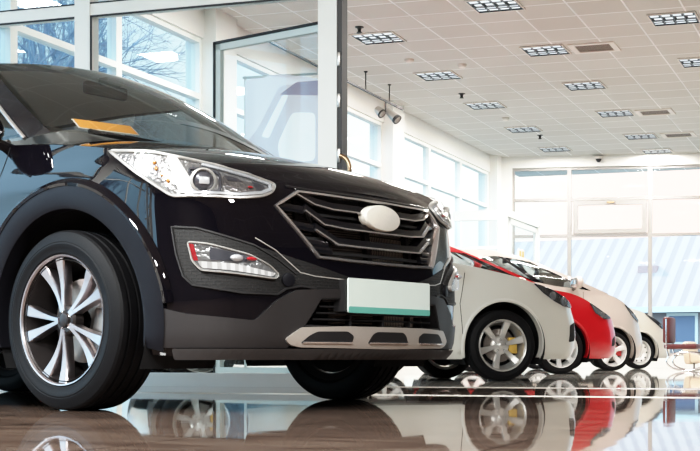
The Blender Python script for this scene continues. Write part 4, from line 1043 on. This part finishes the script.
def bare_tree(loc,h,seed,label):
    rnd=random.Random(seed); b=MB()
    def br(p,d,L,r,k):
        q=p+d*L*.5+Vector((rnd.uniform(-.05,.05)*L,rnd.uniform(-.05,.05)*L,0)); e=p+d*L
        b.tube([p,q,e],[r,r*.85,r*.65],4 if k>2 else 7,caps=False)
        if k>=8 or r<.0022: return
        n=3 if k<5 else 2+(k%2)
        for i in range(n):
            an=rnd.uniform(0,2*PI); sp=rnd.uniform(.35,.75) if k else rnd.uniform(.3,.6)
            x=d.orthogonal().normalized(); y=d.cross(x)
            nd=(d+(x*math.cos(an)+y*math.sin(an))*sp+Vector((0,0,.06))).normalized()
            br(p+d*L*rnd.uniform(.55,1.0),nd,L*rnd.uniform(.66,.84),r*.56,k+1)
    br(Vector((0,0,0)),Vector((0,0,1)),h*.26,h*.022,0)
    o=b.build('bare_tree',M['bark'],loc=loc,recalc=False); return tag(o,label,'tree','bare trees outside the left windows')
for b_,a_,h_,sd,l in [(-13.5,16.0,9.0,3,'leafless tree outside, seen left of the narrow white post'),(-14.5,19.5,10.0,8,'leafless tree outside, seen right of the narrow white post'),(-15.5,9.0,9.5,5,'leafless tree outside, level with the rear of the black car'),(-15.0,-1.5,9,11,'leafless tree outside, ahead of the black car'),(-21,27.5,11,21,'leafless tree outside, seen just left of the open glass leaf'),(-22.0,13.0,10,23,'leafless tree outside, farther back at the left edge')]:
    p=W(b_,a_,-.06); bare_tree(p,h_,sd,l)
# ------------------------------------------------------------------ sky, lamps, camera
wd=bpy.data.worlds.new('sky'); SC.world=wd; wd.use_nodes=True; t=wd.node_tree; N=t.nodes; L=t.links; N.clear()
out=N.new('ShaderNodeOutputWorld'); bg=N.new('ShaderNodeBackground'); L.new(bg.outputs[0],out.inputs[0])
tc=N.new('ShaderNodeTexCoord'); nm=N.new('ShaderNodeVectorMath'); nm.operation='NORMALIZE'; L.new(tc.outputs['Generated'],nm.inputs[0])
dp=N.new('ShaderNodeVectorMath'); dp.operation='DOT_PRODUCT'; L.new(nm.outputs[0],dp.inputs[0]); sd=Vector((.16,.98,.092)).normalized(); dp.inputs[1].default_value=sd
cr=N.new('ShaderNodeValToRGB'); L.new(dp.outputs['Value'],cr.inputs[0]); e=cr.color_ramp.elements
e[0].position=.10; e[0].color=(1.15,1.85,2.4,1); e[1].position=1.0; e[1].color=(1.0,.74,.66,1)
x=cr.color_ramp.elements.new(.60); x.color=(.36,.62,.80,1); x=cr.color_ramp.elements.new(.87); x.color=(.36,.55,.66,1); x=cr.color_ramp.elements.new(.935); x.color=(.66,.76,.78,1); x=cr.color_ramp.elements.new(.962); x.color=(.85,.86,.82,1); x=cr.color_ramp.elements.new(.988); x.color=(.95,.93,.86,1)
nz=N.new('ShaderNodeTexNoise'); nz.inputs['Scale'].default_value=2.2; nz.inputs['Detail'].default_value=5; L.new(nm.outputs[0],nz.inputs['Vector'])
mr=N.new('ShaderNodeMapRange'); mr.inputs['From Min'].default_value=.45; mr.inputs['From Max'].default_value=.75; mr.inputs['To Min'].default_value=0; mr.inputs['To Max'].default_value=.55; mr.clamp=True; L.new(nz.outputs['Fac'],mr.inputs[0])
mx=N.new('ShaderNodeMixRGB'); L.new(mr.outputs[0],mx.inputs[0]); L.new(cr.outputs[0],mx.inputs[1]); mx.inputs[2].default_value=(.52,.56,.58,1)
L.new(mx.outputs[0],bg.inputs[0]); bg.inputs[1].default_value=WORLD
def lamp_(name,kind,loc,rot,power,col,**k):
    l=bpy.data.lights.new(name,kind); l.energy=power; l.color=col
    for a,b in k.items(): setattr(l,a,b)
    o=bpy.data.objects.new(name,l); link(o); o.location=loc; o.rotation_euler=rot; return o
d=Vector((.62,-.55,-.52)); lamp_('sun','SUN',(0,0,20),d.to_track_quat('-Z','Y').to_euler(),SUN,(1,.93,.82),angle=R(.6))
# hall lamps: one under each louvred fixture, a few more added with no fixture
for b,a,l_ in LP+[(-.6,14.47,''),(-.6,19.5,''),(-.6,24.5,''),(2,17,''),(3.4,23,''),(-6.63,13.5,'')]:
    lamp_('hall_lamp','AREA',W(b,a,HC-.04),(0,0,-PSI),HALL,(1,.95,.90),shape='SQUARE',size=.56)
for i,(b,a) in enumerate([(-1.2,-3.5),(.6,-2),(4,1),(-3.2,.2),(-6.2,1)]):  # unseen fill lamps added by the camera to brighten partition, white car and plate
    lamp_('near_fill_lamp','AREA',W(b,a,HC-.08),(0,0,-PSI),NEAR,(.98,1,.98),shape='SQUARE',size=.8)
cam=bpy.data.cameras.new('camera'); co=bpy.data.objects.new('camera',cam); link(co)
co.location=(0,0,.21964); co.rotation_euler=(R(90),0,0)
cam.sensor_width=36; cam.lens=36*1300/700.0; cam.shift_x=(350-480)/700.0; cam.shift_y=(357.02-225.5)/700.0; cam.clip_end=300; cam.clip_start=.02
SC.camera=co
SC.view_settings.view_transform=VT; SC.view_settings.look=LOOK; SC.view_settings.exposure=EXPO; SC.view_settings.gamma=GAM
vs=SC.view_settings; vs.use_curve_mapping=True; cm=vs.curve_mapping; cm.white_level=(3,3,3); cv=cm.curves[3]
cv.points[0].location=(0,0); cv.points[1].location=(1,1)
for q in ((.012,.028),(.06,.185),(.1667,.50),(.3333,.80),(.6667,.95)): cv.points.new(*q)
cm.update()
SC.cycles.use_denoising=True; SC.cycles.max_bounces=10; SC.cycles.transparent_max_bounces=24; SC.cycles.glossy_bounces=6; SC.cycles.diffuse_bounces=4
SC.cycles.caustics_reflective=False; SC.cycles.caustics_refractive=False; SC.cycles.sample_clamp_indirect=6
